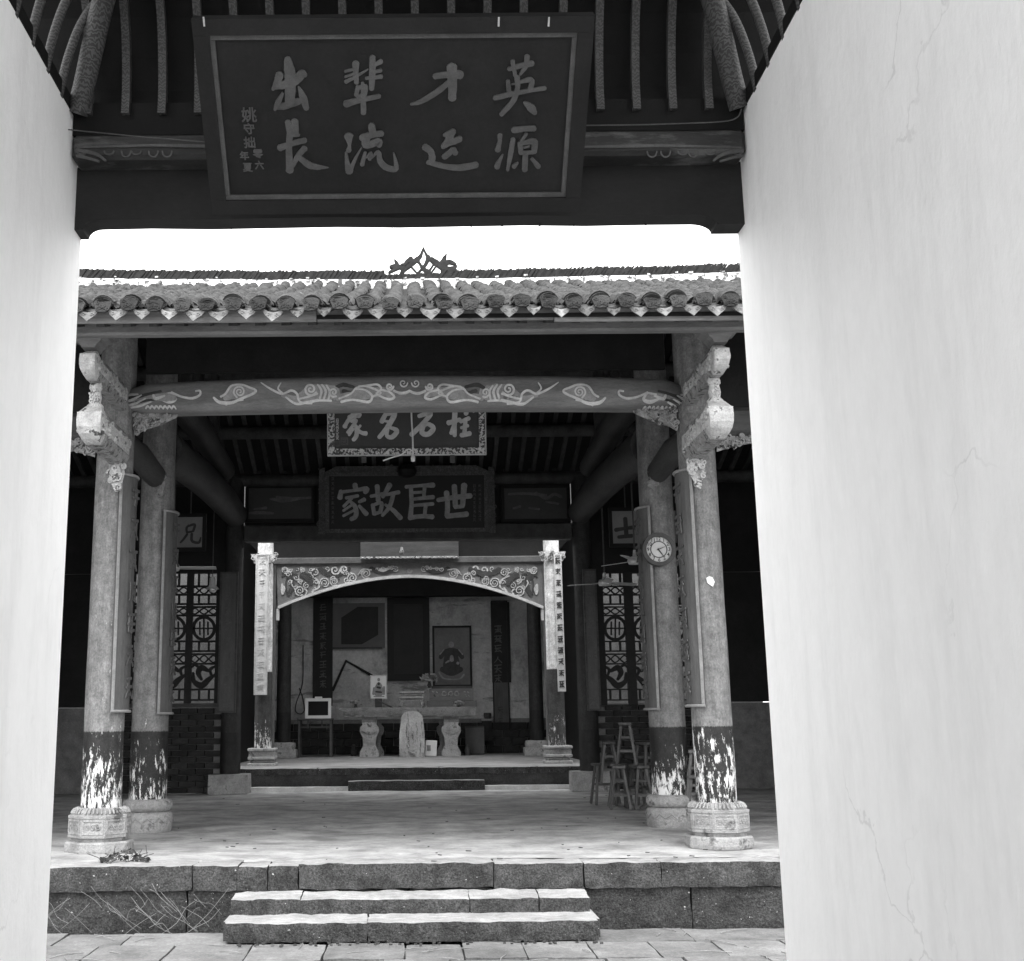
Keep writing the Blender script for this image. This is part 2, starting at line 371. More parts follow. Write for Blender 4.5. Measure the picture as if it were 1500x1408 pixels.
M['ink'] = mat('ink', .05, .7, .2, 6, bump=.05)
M['greyboard'] = mat('grey_board', 0.13, .8, .15, 3, bump=.1)
M['door_dark'] = mat('dark_tablet', 0.022, .55, .3, 2, bump=.08)
M['pale_stone_slab'] = mat('pale_kerb', .55, .85, .2, 4, bump=.3)
M['stele'] = mat('stained_stele', .34, .9, .3, 3, bump=.5, spots=[(.05, 2.6, .54, .62, (6, 6, 1.2)), (.62, 3, .6, .66, (5, 5, 1))])

# ------------------------------------------------------------------ brush strokes (raised paint, carving)
def catmull(pts, k=5):
    if len(pts) < 2: return pts
    out = []; n = len(pts)
    for i in range(n - 1):
        p0, p1, p2, p3 = pts[max(i - 1, 0)], pts[i], pts[i + 1], pts[min(i + 2, n - 1)]
        for j in range(k):
            t = j / k; t2 = t * t; t3 = t2 * t
            out.append(tuple(.5 * ((2 * p1[d]) + (-p0[d] + p2[d]) * t + (2 * p0[d] - 5 * p1[d] + 4 * p2[d] - p3[d]) * t2 + (-p0[d] + 3 * p1[d] - 3 * p2[d] + p3[d]) * t3) for d in range(len(p1))))
    out.append(pts[-1]); return out
_lift = [0]
def stroke(mb, fr, pts, thick=.006, base=0.0, jit=.05, k=5, surf=None):
    """pts: (a, b, width) on the frame; a raised ribbon with round ends. surf(a,b) gives the height of the ground"""
    pts = catmull(pts, k); n = len(pts)
    _lift[0] = (_lift[0] + 1) % 23; top = thick + _lift[0] * .00035
    L = []; R = []
    for i, (a, b, w) in enumerate(pts):
        a0, b0, _ = pts[max(i - 1, 0)]; a1, b1, _ = pts[min(i + 1, n - 1)]
        dx, dy = a1 - a0, b1 - b0; l = math.hypot(dx, dy) or 1; nx, ny = -dy / l, dx / l; w = max(w, 1e-4) / 2
        j1 = 1 + rnd.uniform(-jit, jit); j2 = 1 + rnd.uniform(-jit, jit)
        if i == 0:
            L.append((a - dx / l * w * .75, b - dy / l * w * .75, 0)); 
            L.append((a - dx / l * w * .5 + nx * w * .7, b - dy / l * w * .5 + ny * w * .7, 0)); R.append(None)
            R.append((a - dx / l * w * .5 - nx * w * .7, b - dy / l * w * .5 - ny * w * .7, 0))
        L.append((a + nx * w * j1, b + ny * w * j1, 0)); R.append((a - nx * w * j2, b - ny * w * j2, 0))
        if i == n - 1:
            L.append((a + dx / l * w * .5 + nx * w * .7, b + dy / l * w * .5 + ny * w * .7, 0)); R.append((a + dx / l * w * .5 - nx * w * .7, b + dy / l * w * .5 - ny * w * .7, 0))
            L.append((a + dx / l * w * .75, b + dy / l * w * .75, 0)); R.append(None)
    sf = surf or (lambda a, b: 0.0)
    vs = []; 
    def pt(q, c): return fr.p(q[0], q[1], base + sf(q[0], q[1]) + c)
    li = []; ri = []
    for q in L: li.append(len(vs)); vs += [pt(q, -.002), pt(q, top)]
    for i, q in enumerate(R):
        if q is None: ri.append(li[i])
        else: ri.append(len(vs)); vs += [pt(q, -.002), pt(q, top)]
    fs = []
    for i in range(len(L) - 1):
        a, b, c, d = li[i] + 1, ri[i] + 1, ri[i + 1] + 1, li[i + 1] + 1
        f = []
        for x in (a, b, c, d):
            if x not in f: f.append(x)
        fs.append(tuple(f))
        fs.append((li[i], li[i] + 1, li[i + 1] + 1, li[i + 1])); fs.append((ri[i] + 1, ri[i], ri[i + 1], ri[i + 1] + 1))
    mb.add(vs, fs)
def px_strokes(mb, fr, org, sc, strokes, thick=.006, base=0.0, jit=.05, mirror=None, surf=None, wmul=1.0):
    """strokes traced on an enlarged part of the photograph: org = its corner, sc = photo pixels per traced unit"""
    for s_ in strokes:
        out = []
        for (x, y, w) in s_:
            X, Y = org[0] + x * sc, org[1] + y * sc
            if mirror is not None: X = 2 * mirror - X
            a, b = fr.px(X, Y); a2, b2 = fr.px(X + 1, Y)
            out.append((a, b, w * sc * math.hypot(a2 - a, b2 - b) * wmul))
        stroke(mb, fr, out, thick, base, jit, surf=surf)
def spiral(x, y, r, turns=1.6, w=8, a0=0.0, sx=1.0, hand=1):
    return [(x + math.cos(a0 + hand * t * turns * 2 * math.pi) * r * (1 - t * .85) * sx, y + math.sin(a0 + hand * t * turns * 2 * math.pi) * r * (1 - t * .85), w * (1 - t * .4)) for t in [i / 12 for i in range(13)]]
def pseudo(mb, fr, a, b, s_, seed, thick=.003, base=0.0, w=.1):
    """a character too blurred in the photograph to read: a few brush marks"""
    r = random.Random(seed)
    for k in range(r.randint(2, 3)):
        y = b + s_ * (.4 - k * .36 + r.uniform(-.06, .06)); h = s_ * r.uniform(.25, .45)
        stroke(mb, fr, [(a - h, y - s_ * .03, s_ * w), (a + h, y + s_ * .04, s_ * w)], thick, base, k=2)
    for k in range(r.randint(1, 2)):
        x = a + s_ * r.uniform(-.3, .3); stroke(mb, fr, [(x, b + s_ * r.uniform(.2, .48), s_ * w), (x + s_ * r.uniform(-.08, .08), b - s_ * r.uniform(.1, .46), s_ * w)], thick, base, k=2)
    if r.random() < .8:
        stroke(mb, fr, [(a, b, s_ * w), (a - s_ * .4, b - s_ * .45, s_ * w * .5)], thick, base, k=2)
        stroke(mb, fr, [(a, b - s_ * .05, s_ * w * .6), (a + s_ * .42, b - s_ * .45, s_ * w)], thick, base, k=2)
def glyph(text, fr, a, b, size, name, m, parent, base=0.0, thick=.003, bold=0.0):
    cu = bpy.data.curves.new('t', 'FONT'); cu.body = text; cu.size = size; cu.extrude = thick; cu.offset = bold
    cu.align_x = 'CENTER'; cu.align_y = 'CENTER'; cu.resolution_u = 2
    o = bpy.data.objects.new('t', cu); COL.objects.link(o); bpy.context.view_layer.update()
    me = bpy.data.meshes.new_from_object(o.evaluated_get(bpy.context.evaluated_depsgraph_get()))
    mb = MB(); mb.add([fr.p(a + v.co.x, b + v.co.y, base + v.co.z) for v in me.vertices], [tuple(p.vertices) for p in me.polygons])
    bpy.data.objects.remove(o); bpy.data.curves.remove(cu); bpy.data.meshes.remove(me)
    return mb.build(name, m, parent)

# ================================================================== THE SETTING
ZG = -.525                                   # courtyard level
YK, YU, YL = 10.40, 10.13, 9.82              # kerb, upper step, lower step front faces
mb = MB(); n = 60
mb.add([(-300, -300, ZG - .06), (300, -300, ZG - .06), (300, 300, ZG - .06), (-300, 300, ZG - .06)], [(0, 1, 2, 3)])
ground = struct(mb.build('courtyard_ground', M['ground']))
# paving slabs: each its own stone
rows = [10.37, 9.80, 9.17, 8.55, 7.9, 7.2, 6.5]
pr = random.Random(3)
for ri in range(len(rows) - 1):
    y1, y0 = rows[ri], rows[ri + 1]; x = -4.6 + pr.uniform(0, .4)
    while x < 4.6:
        w = pr.uniform(.42, .62) if ri else pr.uniform(.5, 1.1)
        if not (ri == 0 and -1.55 < x + w / 2 < 1.6):
            mb = MB(); h = .09 + pr.uniform(-.007, .007)
            mb.rough((x + w / 2, (y0 + y1) / 2, ZG - .05 + (h - .09) / 2 + .005), (w - .008, y1 - y0 - .009, h), .10, .008, 4.0, .009, ri * 31 + x)
            mb.build('paving_slab', M['paving'], ground)
        x += w
# hall platform: floor sheet, kerb stones, lower course, steps
mb = MB(); nx, ny = 150, 120
for k in range(1):
    vs = []; 
    for j in range(ny + 1):
        for i in range(nx + 1):
            X = -7 + 14 * i / nx; Y = YK + .32 + (21.0 - YK - .32) * j / ny
            vs.append((X, Y, .016 * mnoise.noise(Vector((X * .7, Y * 1.1, 0))) + .010 * mnoise.noise(Vector((X * 1.8, Y * 2.1, 2))) - .008))
    mb.add(vs, [(j * (nx + 1) + i, j * (nx + 1) + i + 1, (j + 1) * (nx + 1) + i + 1, (j + 1) * (nx + 1) + i) for j in range(ny) for i in range(nx)], True)
floor = struct(mb.build('hall_floor', M['floor']))
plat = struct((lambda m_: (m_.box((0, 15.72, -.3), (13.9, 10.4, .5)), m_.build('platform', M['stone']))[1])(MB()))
kx = [P(x, 1268, YK).x for x in (-330, -60, 113 - 62, 282, 348, 392, 437, 723, 855, 968, 1150, 1330, 1500)]
for i in range(len(kx) - 1):
    mid = (i == 6)
    mb = MB(); d = .40
    yo = -.02 if mid else pr.uniform(-.008, .008)
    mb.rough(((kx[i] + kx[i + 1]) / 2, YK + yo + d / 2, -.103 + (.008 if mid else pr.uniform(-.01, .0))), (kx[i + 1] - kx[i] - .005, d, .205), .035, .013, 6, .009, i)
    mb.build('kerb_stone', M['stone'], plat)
lx = [P(x, 1330, YK).x for x in (-330, 20, 273, 600, 1015, 1260, 1500)]
for i in range(len(lx) - 1):
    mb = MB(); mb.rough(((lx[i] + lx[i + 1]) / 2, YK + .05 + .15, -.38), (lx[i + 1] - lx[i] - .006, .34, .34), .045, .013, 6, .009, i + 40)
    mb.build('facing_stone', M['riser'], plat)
steps = struct((lambda m_: (m_.box((0.02, 10.2, -.46), (3.0, .5, .16)), m_.build('stone_steps', M['stone']))[1])(MB()))
def step_stone(x0, x1, yf, yb, zf, zb, zbot, seed, m):
    mb = MB(); mb.rough(((x0 + x1) / 2, (yf + yb) / 2, (zf + zbot) / 2), (x1 - x0, yb - yf, zf - zbot), .035, .012, 6, .012, seed)
    vs = []
    for (X, Y, Z) in mb.v:
        t = (Y - yf) / (yb - yf); s_ = (Z - zbot) / (zf - zbot)
        vs.append((X, Y, Z + (zb - zf) * max(0, min(1, t)) * max(0, s_)))
    mb.v = vs
    return mb.build('step_stone', m, steps)
sx0, sx1 = P(337, 1315, YU).x, P(864, 1315, YU).x
bx = [sx0, P(440, 1320, YU).x, P(688, 1320, YU).x, P(790, 1320, YU).x, sx1]
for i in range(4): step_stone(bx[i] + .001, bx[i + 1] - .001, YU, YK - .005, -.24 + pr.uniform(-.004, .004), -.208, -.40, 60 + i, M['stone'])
sx0, sx1 = P(329, 1348, YL).x, P(877, 1348, YL).x
bx = [sx0, P(538, 1350, YL).x, sx1]
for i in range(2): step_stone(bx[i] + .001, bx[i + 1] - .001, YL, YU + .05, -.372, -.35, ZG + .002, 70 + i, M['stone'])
# kerb of the light well and the raised floor of the shrine
mb = MB(); mb.rough((0, 20.86, .02), (13, .16, .10), .3, .006, 4, .015, 5); struct(mb.build('light_well_kerb', M['pale_stone_slab']))
ZS = .36; YS = 21.05
mb = MB(); mb.box((0, (YS + 29.6) / 2, ZS / 2 - .16), (9.4, 29.6 - YS, ZS + .30)); shrine_floor = struct(mb.build('shrine_floor', M['dais']))
mb = MB(); mb.box((0, (YS + .28 + 29.4) / 2, ZS - .004), (9.2, 29.4 - YS - .28, .02)); mb.build('bounce_floor', M['dais_floor'], shrine_floor)  # paler sheet added on the dais to bounce light to the wall
for i, (x0, x1) in enumerate(((-4.6, -1.6), (-1.6, .5), (.5, 2.2), (2.2, 4.6))):
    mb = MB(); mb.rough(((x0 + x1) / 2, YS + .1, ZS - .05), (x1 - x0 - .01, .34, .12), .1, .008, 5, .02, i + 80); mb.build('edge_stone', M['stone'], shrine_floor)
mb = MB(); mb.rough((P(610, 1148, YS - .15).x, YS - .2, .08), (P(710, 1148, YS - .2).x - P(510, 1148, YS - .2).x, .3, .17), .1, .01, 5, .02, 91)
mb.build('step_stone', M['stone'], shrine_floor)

# ================================================================== THE ENTRANCE PAVILION (the beam and ceiling the camera looks out under)
YG = 6.0
XR, XL = P(1087, 345, YG).x + .012, P(113, 345, YG).x - .012
gate = thing('entrance_pavilion', 'dark timber entrance pavilion with limewashed side walls and ribbed cove ceiling', 'pavilion', (0, 4.6, ZG))
XM = (XR + XL) / 2; GW = XR - XL
zl = P(600, 318, YG).z; LT = YG * (P(600, 318, 1).z - 1.2) / (P(600, 333, 1).z - 1.2) - YG; zb0 = P(600, 246, YG).z
# lintel with its rounded lower corners
fr = wall_frame(YG)
out = []
xa, xb = P(131, 340, YG + LT).x, P(1041, 335, YG + LT).x
zc_ = P(600, 347, YG + LT).z
for t in range(7):
    a = math.pi / 2 * t / 6; out.append((xa + .075 * (1 - math.cos(a)) , zc_ + (zl - zc_) * math.sin(a)))
out += [(xa + (xb - xa) * k / 10, zl + .004 * math.sin(k * 2.1)) for k in range(1, 10)]
for t in range(7):
    a = math.pi / 2 * (1 - t / 6); out.append((xb - .11 * (1 - math.cos(a)), zc_ + (zl - zc_) * math.sin(a)))
out = [(XL - .02, zc_ )] + out + [(XR + .02, zc_), (XR + .02, zb0 + .02), (XL - .02, zb0 + .02)]
mb = MB(); mb.prism(fr, out, -LT, 0); lintel = mb.build('lintel_beam', M['gate_beam'], gate)
for x in (575, 735, 790, 840, 1035 - 90, 340, 630, 690):
    q = P(x, 333, YG + LT); mb = MB(); mb.lathe((q.x, YG + LT - .02, zl - .012), [(.001, 0), (.009, .008), (.013, .02)], 8); mb.build('nail', M['gate_beam'], lintel)
# painted inner beam above it
zt0 = P(600, 197, 5.9).z
mb = MB(); mb.box((XM, 5.94, (zb0 + zt0) / 2), (GW, .16, zt0 - zb0), None, .02); ib = mb.build('painted_beam', M['gate_paint'], gate)
frb = wall_frame(5.86); mb = MB()
for sgn in (1, None):
    mir = None if sgn else 600
    for cx in (955, 975, 1000, 1015, 1040, 1080): px_strokes(mb, frb, (0, 0), 1, [[(cx + 7 * math.cos(a), 222 + 7 * math.sin(a) * (1.2 if cx % 2 else .7), 2) for a in [math.pi * k / 6 for k in range(7)]]], .003, 0, mirror=mir)
    px_strokes(mb, frb, (0, 0), 1, [[(852, 216, 3), (910, 215, 5), (980, 214, 4), (1085, 217, 3)], [(1045, 236, 3), (1060, 226, 5), (1087, 221, 6)], [(1055, 237, 3), (1075, 231, 4), (1087, 229, 4)]], .003, 0, mirror=mir)
mb.build('painted_leaves', M['gilt'], ib)
zr = P(600, 163, 5.9).z
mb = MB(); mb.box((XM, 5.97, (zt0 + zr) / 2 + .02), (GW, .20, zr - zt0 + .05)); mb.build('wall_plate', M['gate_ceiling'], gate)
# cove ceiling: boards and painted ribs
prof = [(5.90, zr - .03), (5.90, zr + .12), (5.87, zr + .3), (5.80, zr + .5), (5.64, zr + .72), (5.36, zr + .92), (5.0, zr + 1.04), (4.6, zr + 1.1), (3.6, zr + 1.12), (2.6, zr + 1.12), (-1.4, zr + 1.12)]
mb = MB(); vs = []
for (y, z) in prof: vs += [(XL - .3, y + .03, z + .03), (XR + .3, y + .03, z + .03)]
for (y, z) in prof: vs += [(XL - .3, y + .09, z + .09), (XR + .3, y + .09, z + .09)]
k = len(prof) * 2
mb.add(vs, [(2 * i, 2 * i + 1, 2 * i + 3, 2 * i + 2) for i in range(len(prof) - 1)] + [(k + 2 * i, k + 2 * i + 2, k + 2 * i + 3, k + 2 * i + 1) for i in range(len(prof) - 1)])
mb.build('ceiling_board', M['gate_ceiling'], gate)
ribprof = [(y - .015, z) for (y, z) in prof[:8]]
def rib_mesh(xoff):
    mb = MB(); w = .021; vs = []
    pts = catmull([(y, z) for (y, z) in ribprof], 4)
    for i, (y, z) in enumerate(pts):
        t = i / (len(pts) - 1); xo = xoff * t
        a0 = pts[max(i - 1, 0)]; a1 = pts[min(i + 1, len(pts) - 1)]; ny, nz_ = (a1[1] - a0[1]), -(a1[0] - a0[0]); l = math.hypot(ny, nz_); ny /= l; nz_ /= l
        vs += [(xo - w, y, z), (xo - w, y - ny * .045, z - nz_ * .045), (xo + w, y - ny * .045, z - nz_ * .045), (xo + w, y, z)]
    m_ = len(pts); mb.add(vs, [(i * 4 + k, i * 4 + (k + 1) % 4, (i + 1) * 4 + (k + 1) % 4, (i + 1) * 4 + k) for i in range(m_ - 1) for k in range(4)] + [(3, 2, 1, 0)])
    return mb
rib0 = None
for x in [130, 185, 238, 291, 344, 397, 450, 503, 556, 609, 662, 715, 768, 826, 879, 932, 985, 1038]:
    X = P(x, 165, 5.87).x
    if rib0 is None:
        mb = rib_mesh(0); mb.v = [(v[0] + 0, v[1] + 0, v[2]) for v in mb.v]; mb.v = [(v[0], v[1], v[2]) for v in mb.v]
        rib0 = mb.build('ceiling_rib', M['rib'], gate); rib0.location = (X, 0, 0)
    else: inst(rib0, (X, 0, 0))
# hip ribs in the corners, and the ribs of the side coves behind them
def sweep(name, pts, w, d, parent, m):
    mb = MB(); pts = catmull(pts, 5); mb.tube([q[:3] for q in pts], [q[3] if len(q) > 3 else w for q in pts], 8, True, True); return mb.build(name, m, parent)
for sg, xe in ((1, XR), (-1, XL)):
    hip = [(xe - sg * .02, 5.86, zr - .02, .06), (xe - sg * .07, 5.80, zr + .12, .06), (xe - sg * .13, 5.72, zr + .3, .062), (xe - sg * .2, 5.62, zr + .48, .062), (xe - sg * .34, 5.42, zr + .7, .06), (xe - sg * .6, 5.1, zr + .95, .055)]
    sweep('hip_rib', hip, .06, 0, gate, M['rib'])
    for k in range(5):
        y = 5.66 - k * .24
        sweep('side_rib', [(xe + sg * .02, y, zr - .03, .024), (xe - sg * .02, y, zr + .2, .024), (xe - sg * .1, y - .01, zr + .42, .024), (xe - sg * .26, y - .02, zr + .62, .024), (xe - sg * .5, y - .04, zr + .8, .024)], .024, 0, gate, M['rib'])
    # side wall: limewashed brick, with the timber plate on its head
    mb = MB(); X = xe + sg * .26; y0, y1 = -1.4, YG + LT
    n1, n2 = 40, 34; vs = []
    for j in range(n2 + 1):
        for i in range(n1 + 1):
            y = y0 + (y1 - y0) * i / n1; z = ZG + (zr - ZG - .02) * j / n2
            vs.append((xe + sg * (.006 + .008 * mnoise.noise(Vector((y * .9, z * .9, sg * 5))) if 0 < i < n1 else .006), y, z))
    fs = [(j * (n1 + 1) + i, j * (n1 + 1) + i + 1, (j + 1) * (n1 + 1) + i + 1, (j + 1) * (n1 + 1) + i) for j in range(n2) for i in range(n1)]
    if sg > 0: fs = [f[::-1] for f in fs]
    mb.add(vs, fs, True)
    xo = xe + sg * .52
    for (a, b_) in ((y0, y0), (y1, y1)):
        mb.add([(xe + sg * .006, a, ZG), (xo, a, ZG), (xo, a, zr - .02), (xe + sg * .006, a, zr - .02)], [(0, 1, 2, 3)])
    mb.add([(xo, y0, ZG), (xo, y1, ZG), (xo, y1, zr - .02), (xo, y0, zr - .02)], [(0, 1, 2, 3)])
    mb.build('side_wall', M['lime'], gate)
    mb = MB(); mb.box((xe + sg * .2, (-1.4 + 5.86) / 2, zr + .02), (.4, 5.86 + 1.4, .075)); mb.build('wall_plate', M['gate_ceiling'], gate)
# pavilion roof over the cove; roof and walls lengthened unseen to cut light
mb = MB(); zz = zr + 1.3
mb.add([(XL - .7, -1.7, zz - .1), (XR + .7, -1.7, zz - .1), (XR + .7, 4.4, zz + .5), (XL - .7, 4.4, zz + .5), (XR + .7, 6.5, zz - .35), (XL - .7, 6.5, zz - .35),
        (XL - .7, -1.7, zz), (XR + .7, -1.7, zz), (XR + .7, 4.4, zz + .62), (XL - .7, 4.4, zz + .62), (XR + .7, 6.5, zz - .25), (XL - .7, 6.5, zz - .25)],
       [(0, 3, 2, 1), (3, 5, 4, 2), (6, 7, 8, 9), (9, 8, 10, 11), (0, 1, 7, 6), (5, 11, 10, 4), (0, 6, 9, 3), (3, 9, 11, 5), (1, 2, 8, 7), (2, 4, 10, 8)])
mb.build('pavilion_roof', M['tile_dark'], gate)
# string of tiny lights slung along the plate
w1 = [P(100, 190, 5.8), P(170, 197, 5.8), P(240, 203, 5.8), P(310, 209, 5.8)]
w2 = [P(845, 184, 5.8), P(930, 183, 5.8), P(1000, 181, 5.8), P(1060, 178, 5.8), P(1080, 172, 5.8), P(1086, 160, 5.8)]
for w_, lab in ((w1, 'thin wire slung along the plate beside the signature end of the large plaque'), (w2, 'thin wire slung along the plate and curling up in the ribbed corner')):
    mb = MB(); mb.tube(catmull([tuple(q) for q in w_], 6), .0035, 5); tag(mb.build('wire', M['gilt'],), lab, 'wire', 'wires under the pavilion ceiling')

# ---- the large tilted plaque
def plaque_frame(bl, br, tl, tr, Yb):
    b0, b1 = P(*bl, Yb), P(*br, Yb); w = (b1 - b0).length; lo, hi = 2.0, Yb + 3
    for _ in range(50):                                   # the depth of the upper edge follows from its being as long as the lower
        m_ = (lo + hi) / 2; t0, t1 = P(*tl, m_), P(*tr, m_)
        if (t1 - t0).length > w: hi = m_
        else: lo = m_
    o = (b0 + b1) / 2; t = (t0 + t1) / 2; o.x = t.x = (o.x + t.x) / 2
    fr = Fr(o, (1, 0, 0), (0, t.y - o.y, t.z - o.z)); return fr, w, (t - o).length
fr1, w1_, h1_ = plaque_frame((330, 292), (827, 288), (308, 50), (847, 47), 5.66)
pq = thing('name_plaque', 'large dark tilted plaque with eight big characters under the ribbed ceiling', 'plaque', fr1.o)
mb = MB(); mb.frect(fr1, -w1_ / 2 - .05, -.05, w1_ / 2 + .05, h1_ + .05, -.04, -.004); board = mb.build('board', M['plaque'], pq)
fw = .075
for nm, (a0, b0, a1, b1) in (('frame_rail', (-w1_ / 2 - fw, -fw, w1_ / 2 + fw, 0)), ('frame_rail', (-w1_ / 2 - fw, h1_, w1_ / 2 + fw, h1_ + fw)),
                             ('frame_stile', (-w1_ / 2 - fw, .001, -w1_ / 2, h1_ - .001)), ('frame_stile', (w1_ / 2, .001, w1_ / 2 + fw, h1_ - .001))):
    mb = MB(); mb.frect(fr1, a0, b0, a1, b1, -.05, .02); mb.build(nm, M['plaque_frame'], pq)
mb = MB(); bw = .024
for (a0, b0, a1, b1) in ((-w1_ / 2, 0, w1_ / 2, bw), (-w1_ / 2, h1_ - bw, w1_ / 2, h1_), (-w1_ / 2, bw, -w1_ / 2 + bw, h1_ - bw), (w1_ / 2 - bw, bw, w1_ / 2, h1_ - bw)):
    mb.frect(fr1, a0 + .0005, b0 + .0005, a1 - .0005, b1 - .0005, -.004, .008)
mb.build('gilt_border', M['gilt'], pq)
S1 = 260 / 1500
A_ = (340, 70); B_ = (590, 70)
CH1 = [('chu', A_, [[(470, 95, 60), (488, 200, 92), (495, 300, 92), (488, 465, 82)], [(405, 225, 66), (385, 280, 60), (345, 350, 26)], [(352, 335, 30), (430, 312, 66), (520, 285, 70), (590, 225, 75), (620, 230, 40)],
        [(430, 380, 22), (390, 460, 46), (362, 522, 24)], [(366, 505, 40), (450, 490, 62), (565, 450, 56)], [(562, 330, 16), (600, 420, 60), (628, 515, 48)]]),
       ('bei', A_, [[(1045, 130, 60), (1045, 220, 48), (1052, 296, 42)], [(955, 200, 24), (1030, 180, 24)], [(955, 247, 20), (1030, 220, 24)], [(960, 288, 34), (1060, 235, 24), (1150, 182, 10)], [(1187, 78, 48), (1186, 200, 58), (1178, 348, 44)],
        [(1190, 155, 28), (1260, 115, 40)], [(1200, 203, 26), (1258, 192, 30)], [(1132, 258, 24), (1262, 243, 38)], [(1062, 330, 36), (1050, 400, 38)], [(1055, 345, 28), (1128, 325, 36), (1122, 398, 36)], [(1055, 410, 28), (1130, 392, 28)],
        [(960, 475, 58), (1080, 442, 46), (1245, 408, 36)], [(1104, 298, 30), (1108, 420, 44), (1110, 550, 48)]]),
       ('liu', A_, [[(985, 745, 78), (992, 820, 28), (985, 868, 48)], [(962, 880, 18), (975, 980, 46), (992, 1045, 64)], [(1005, 1020, 40), (1040, 940, 26), (1095, 842, 8)], [(1178, 655, 58), (1188, 715, 60)], [(1095, 762, 58), (1180, 735, 50), (1268, 722, 48)],
        [(1150, 775, 44), (1115, 805, 40), (1140, 826, 48), (1235, 790, 66), (1242, 825, 44)], [(1125, 885, 26), (1098, 985, 40)], [(1135, 925, 14), (1172, 892, 34), (1162, 940, 30)], [(1180, 935, 12), (1235, 880, 34), (1252, 960, 48), (1310, 1015, 54), (1385, 1018, 48), (1366, 890, 12)]]),
       ('chang', A_, [[(470, 625, 48), (488, 720, 54), (480, 850, 54), (488, 1040, 66)], [(530, 620, 62), (540, 735, 52)], [(500, 742, 28), (565, 736, 28)], [(402, 848, 56), (500, 812, 44), (615, 782, 48)], [(615, 850, 52), (560, 910, 44), (512, 1000, 34)], [(560, 915, 42), (640, 985, 58), (720, 1008, 44), (812, 1012, 8)]]),
       ('cai', B_, [[(270, 242, 48), (380, 226, 54), (490, 228, 72)], [(415, 160, 88), (420, 300, 78), (418, 430, 66)], [(392, 290, 40), (280, 380, 48), (150, 455, 38), (68, 478, 18)]]),
       ('ying', B_, [[(895, 180, 34), (990, 152, 44), (1095, 132, 48)], [(928, 112, 38), (950, 235, 32)], [(1050, 72, 48), (1040, 150, 42), (992, 225, 22)], [(888, 280, 34), (902, 400, 46)], [(920, 310, 14), (1080, 270, 46), (1076, 350, 46)],
        [(965, 245, 46), (970, 340, 42), (930, 450, 46), (832, 562, 40)], [(775, 424, 38), (890, 396, 42), (1060, 362, 32), (1202, 341, 34)], [(1028, 462, 26), (1085, 508, 66), (1118, 552, 36)]]),
       ('yuan', B_, [[(350, 738, 30), (430, 708, 54)], [(405, 720, 64), (385, 790, 66), (338, 836, 40)], [(350, 822, 38), (420, 792, 56), (485, 768, 50)], [(412, 842, 18), (398, 880, 48), (348, 922, 46)], [(430, 852, 38), (445, 890, 46)],
        [(185, 838, 58), (238, 880, 56), (245, 950, 56), (208, 972, 36)], [(218, 965, 46), (340, 1000, 46), (480, 1014, 56), (622, 990, 54)]]),
       ('yuan', B_, [[(822, 738, 42), (818, 800, 36), (802, 866, 52)], [(845, 902, 14), (806, 980, 42), (796, 1012, 46)], [(935, 698, 52), (1020, 686, 46), (1112, 682, 50)], [(932, 772, 42), (910, 900, 42), (886, 1036, 24)], [(1045, 727, 28), (1002, 790, 28)], [(988, 805, 38), (1000, 890, 42)], [(988, 812, 28), (1108, 792, 54), (1108, 880, 50)], [(1012, 888, 32), (1098, 882, 36)], [(1022, 842, 18), (1068, 832, 22)],
        [(1036, 905, 46), (1030, 1032, 50)], [(972, 972, 18), (938, 1004, 42)], [(1092, 938, 28), (1148, 1006, 42)]])]
for (nm, org, sts) in CH1:
    mb = MB(); px_strokes(mb, fr1, org, S1, sts, .006, -.004, .07); mb.build('character', M['gilt'], pq)
a, b = fr1.px(365, 172); u_ = (fr1.px(391, 172)[0] - a)
for t, x, y, s_ in (('姚', 365, 170, 23), ('守', 365, 190, 17), ('拙', 366, 210, 18), ('年', 358, 229, 14), ('夏', 363, 246, 15), ('零', 378, 226, 15), ('六', 380, 243, 14)):
    a, b = fr1.px(x, y); glyph(t, fr1, a, b, s_ * u_ / 26, 'signature_character', M['gilt'], pq, .001, .002, .0012)
for x in (300, 730, 803):
    a, b = fr1.px(x, 33); mb = MB(); mb.frect(fr1, a - .004, b - .012, a + .004, b + .03, .018, .026); mb.build('nail', M['bright_metal'], pq)

# ================================================================== THE HALL
Y1, Y2, Y3 = 11.62, 13.66, 20.30
XC = 2.92
hall = thing('ancestral_hall', 'old open fronted ancestral hall with tiled roof, weathered posts and dragon painted beam', 'hall', (0, 16, 0))
def roof_z(y):                                # upper skin of the roof boarding: a little hollow, as such roofs are
    if y <= 16: t = (y - 9.8) / 6.2; return 4.70 + 2.52 * (t * .90 + t * t * .10)
    t = (y - 16) / 4.75; return 7.22 - 1.80 * (t * 1.06 - t * t * .06)
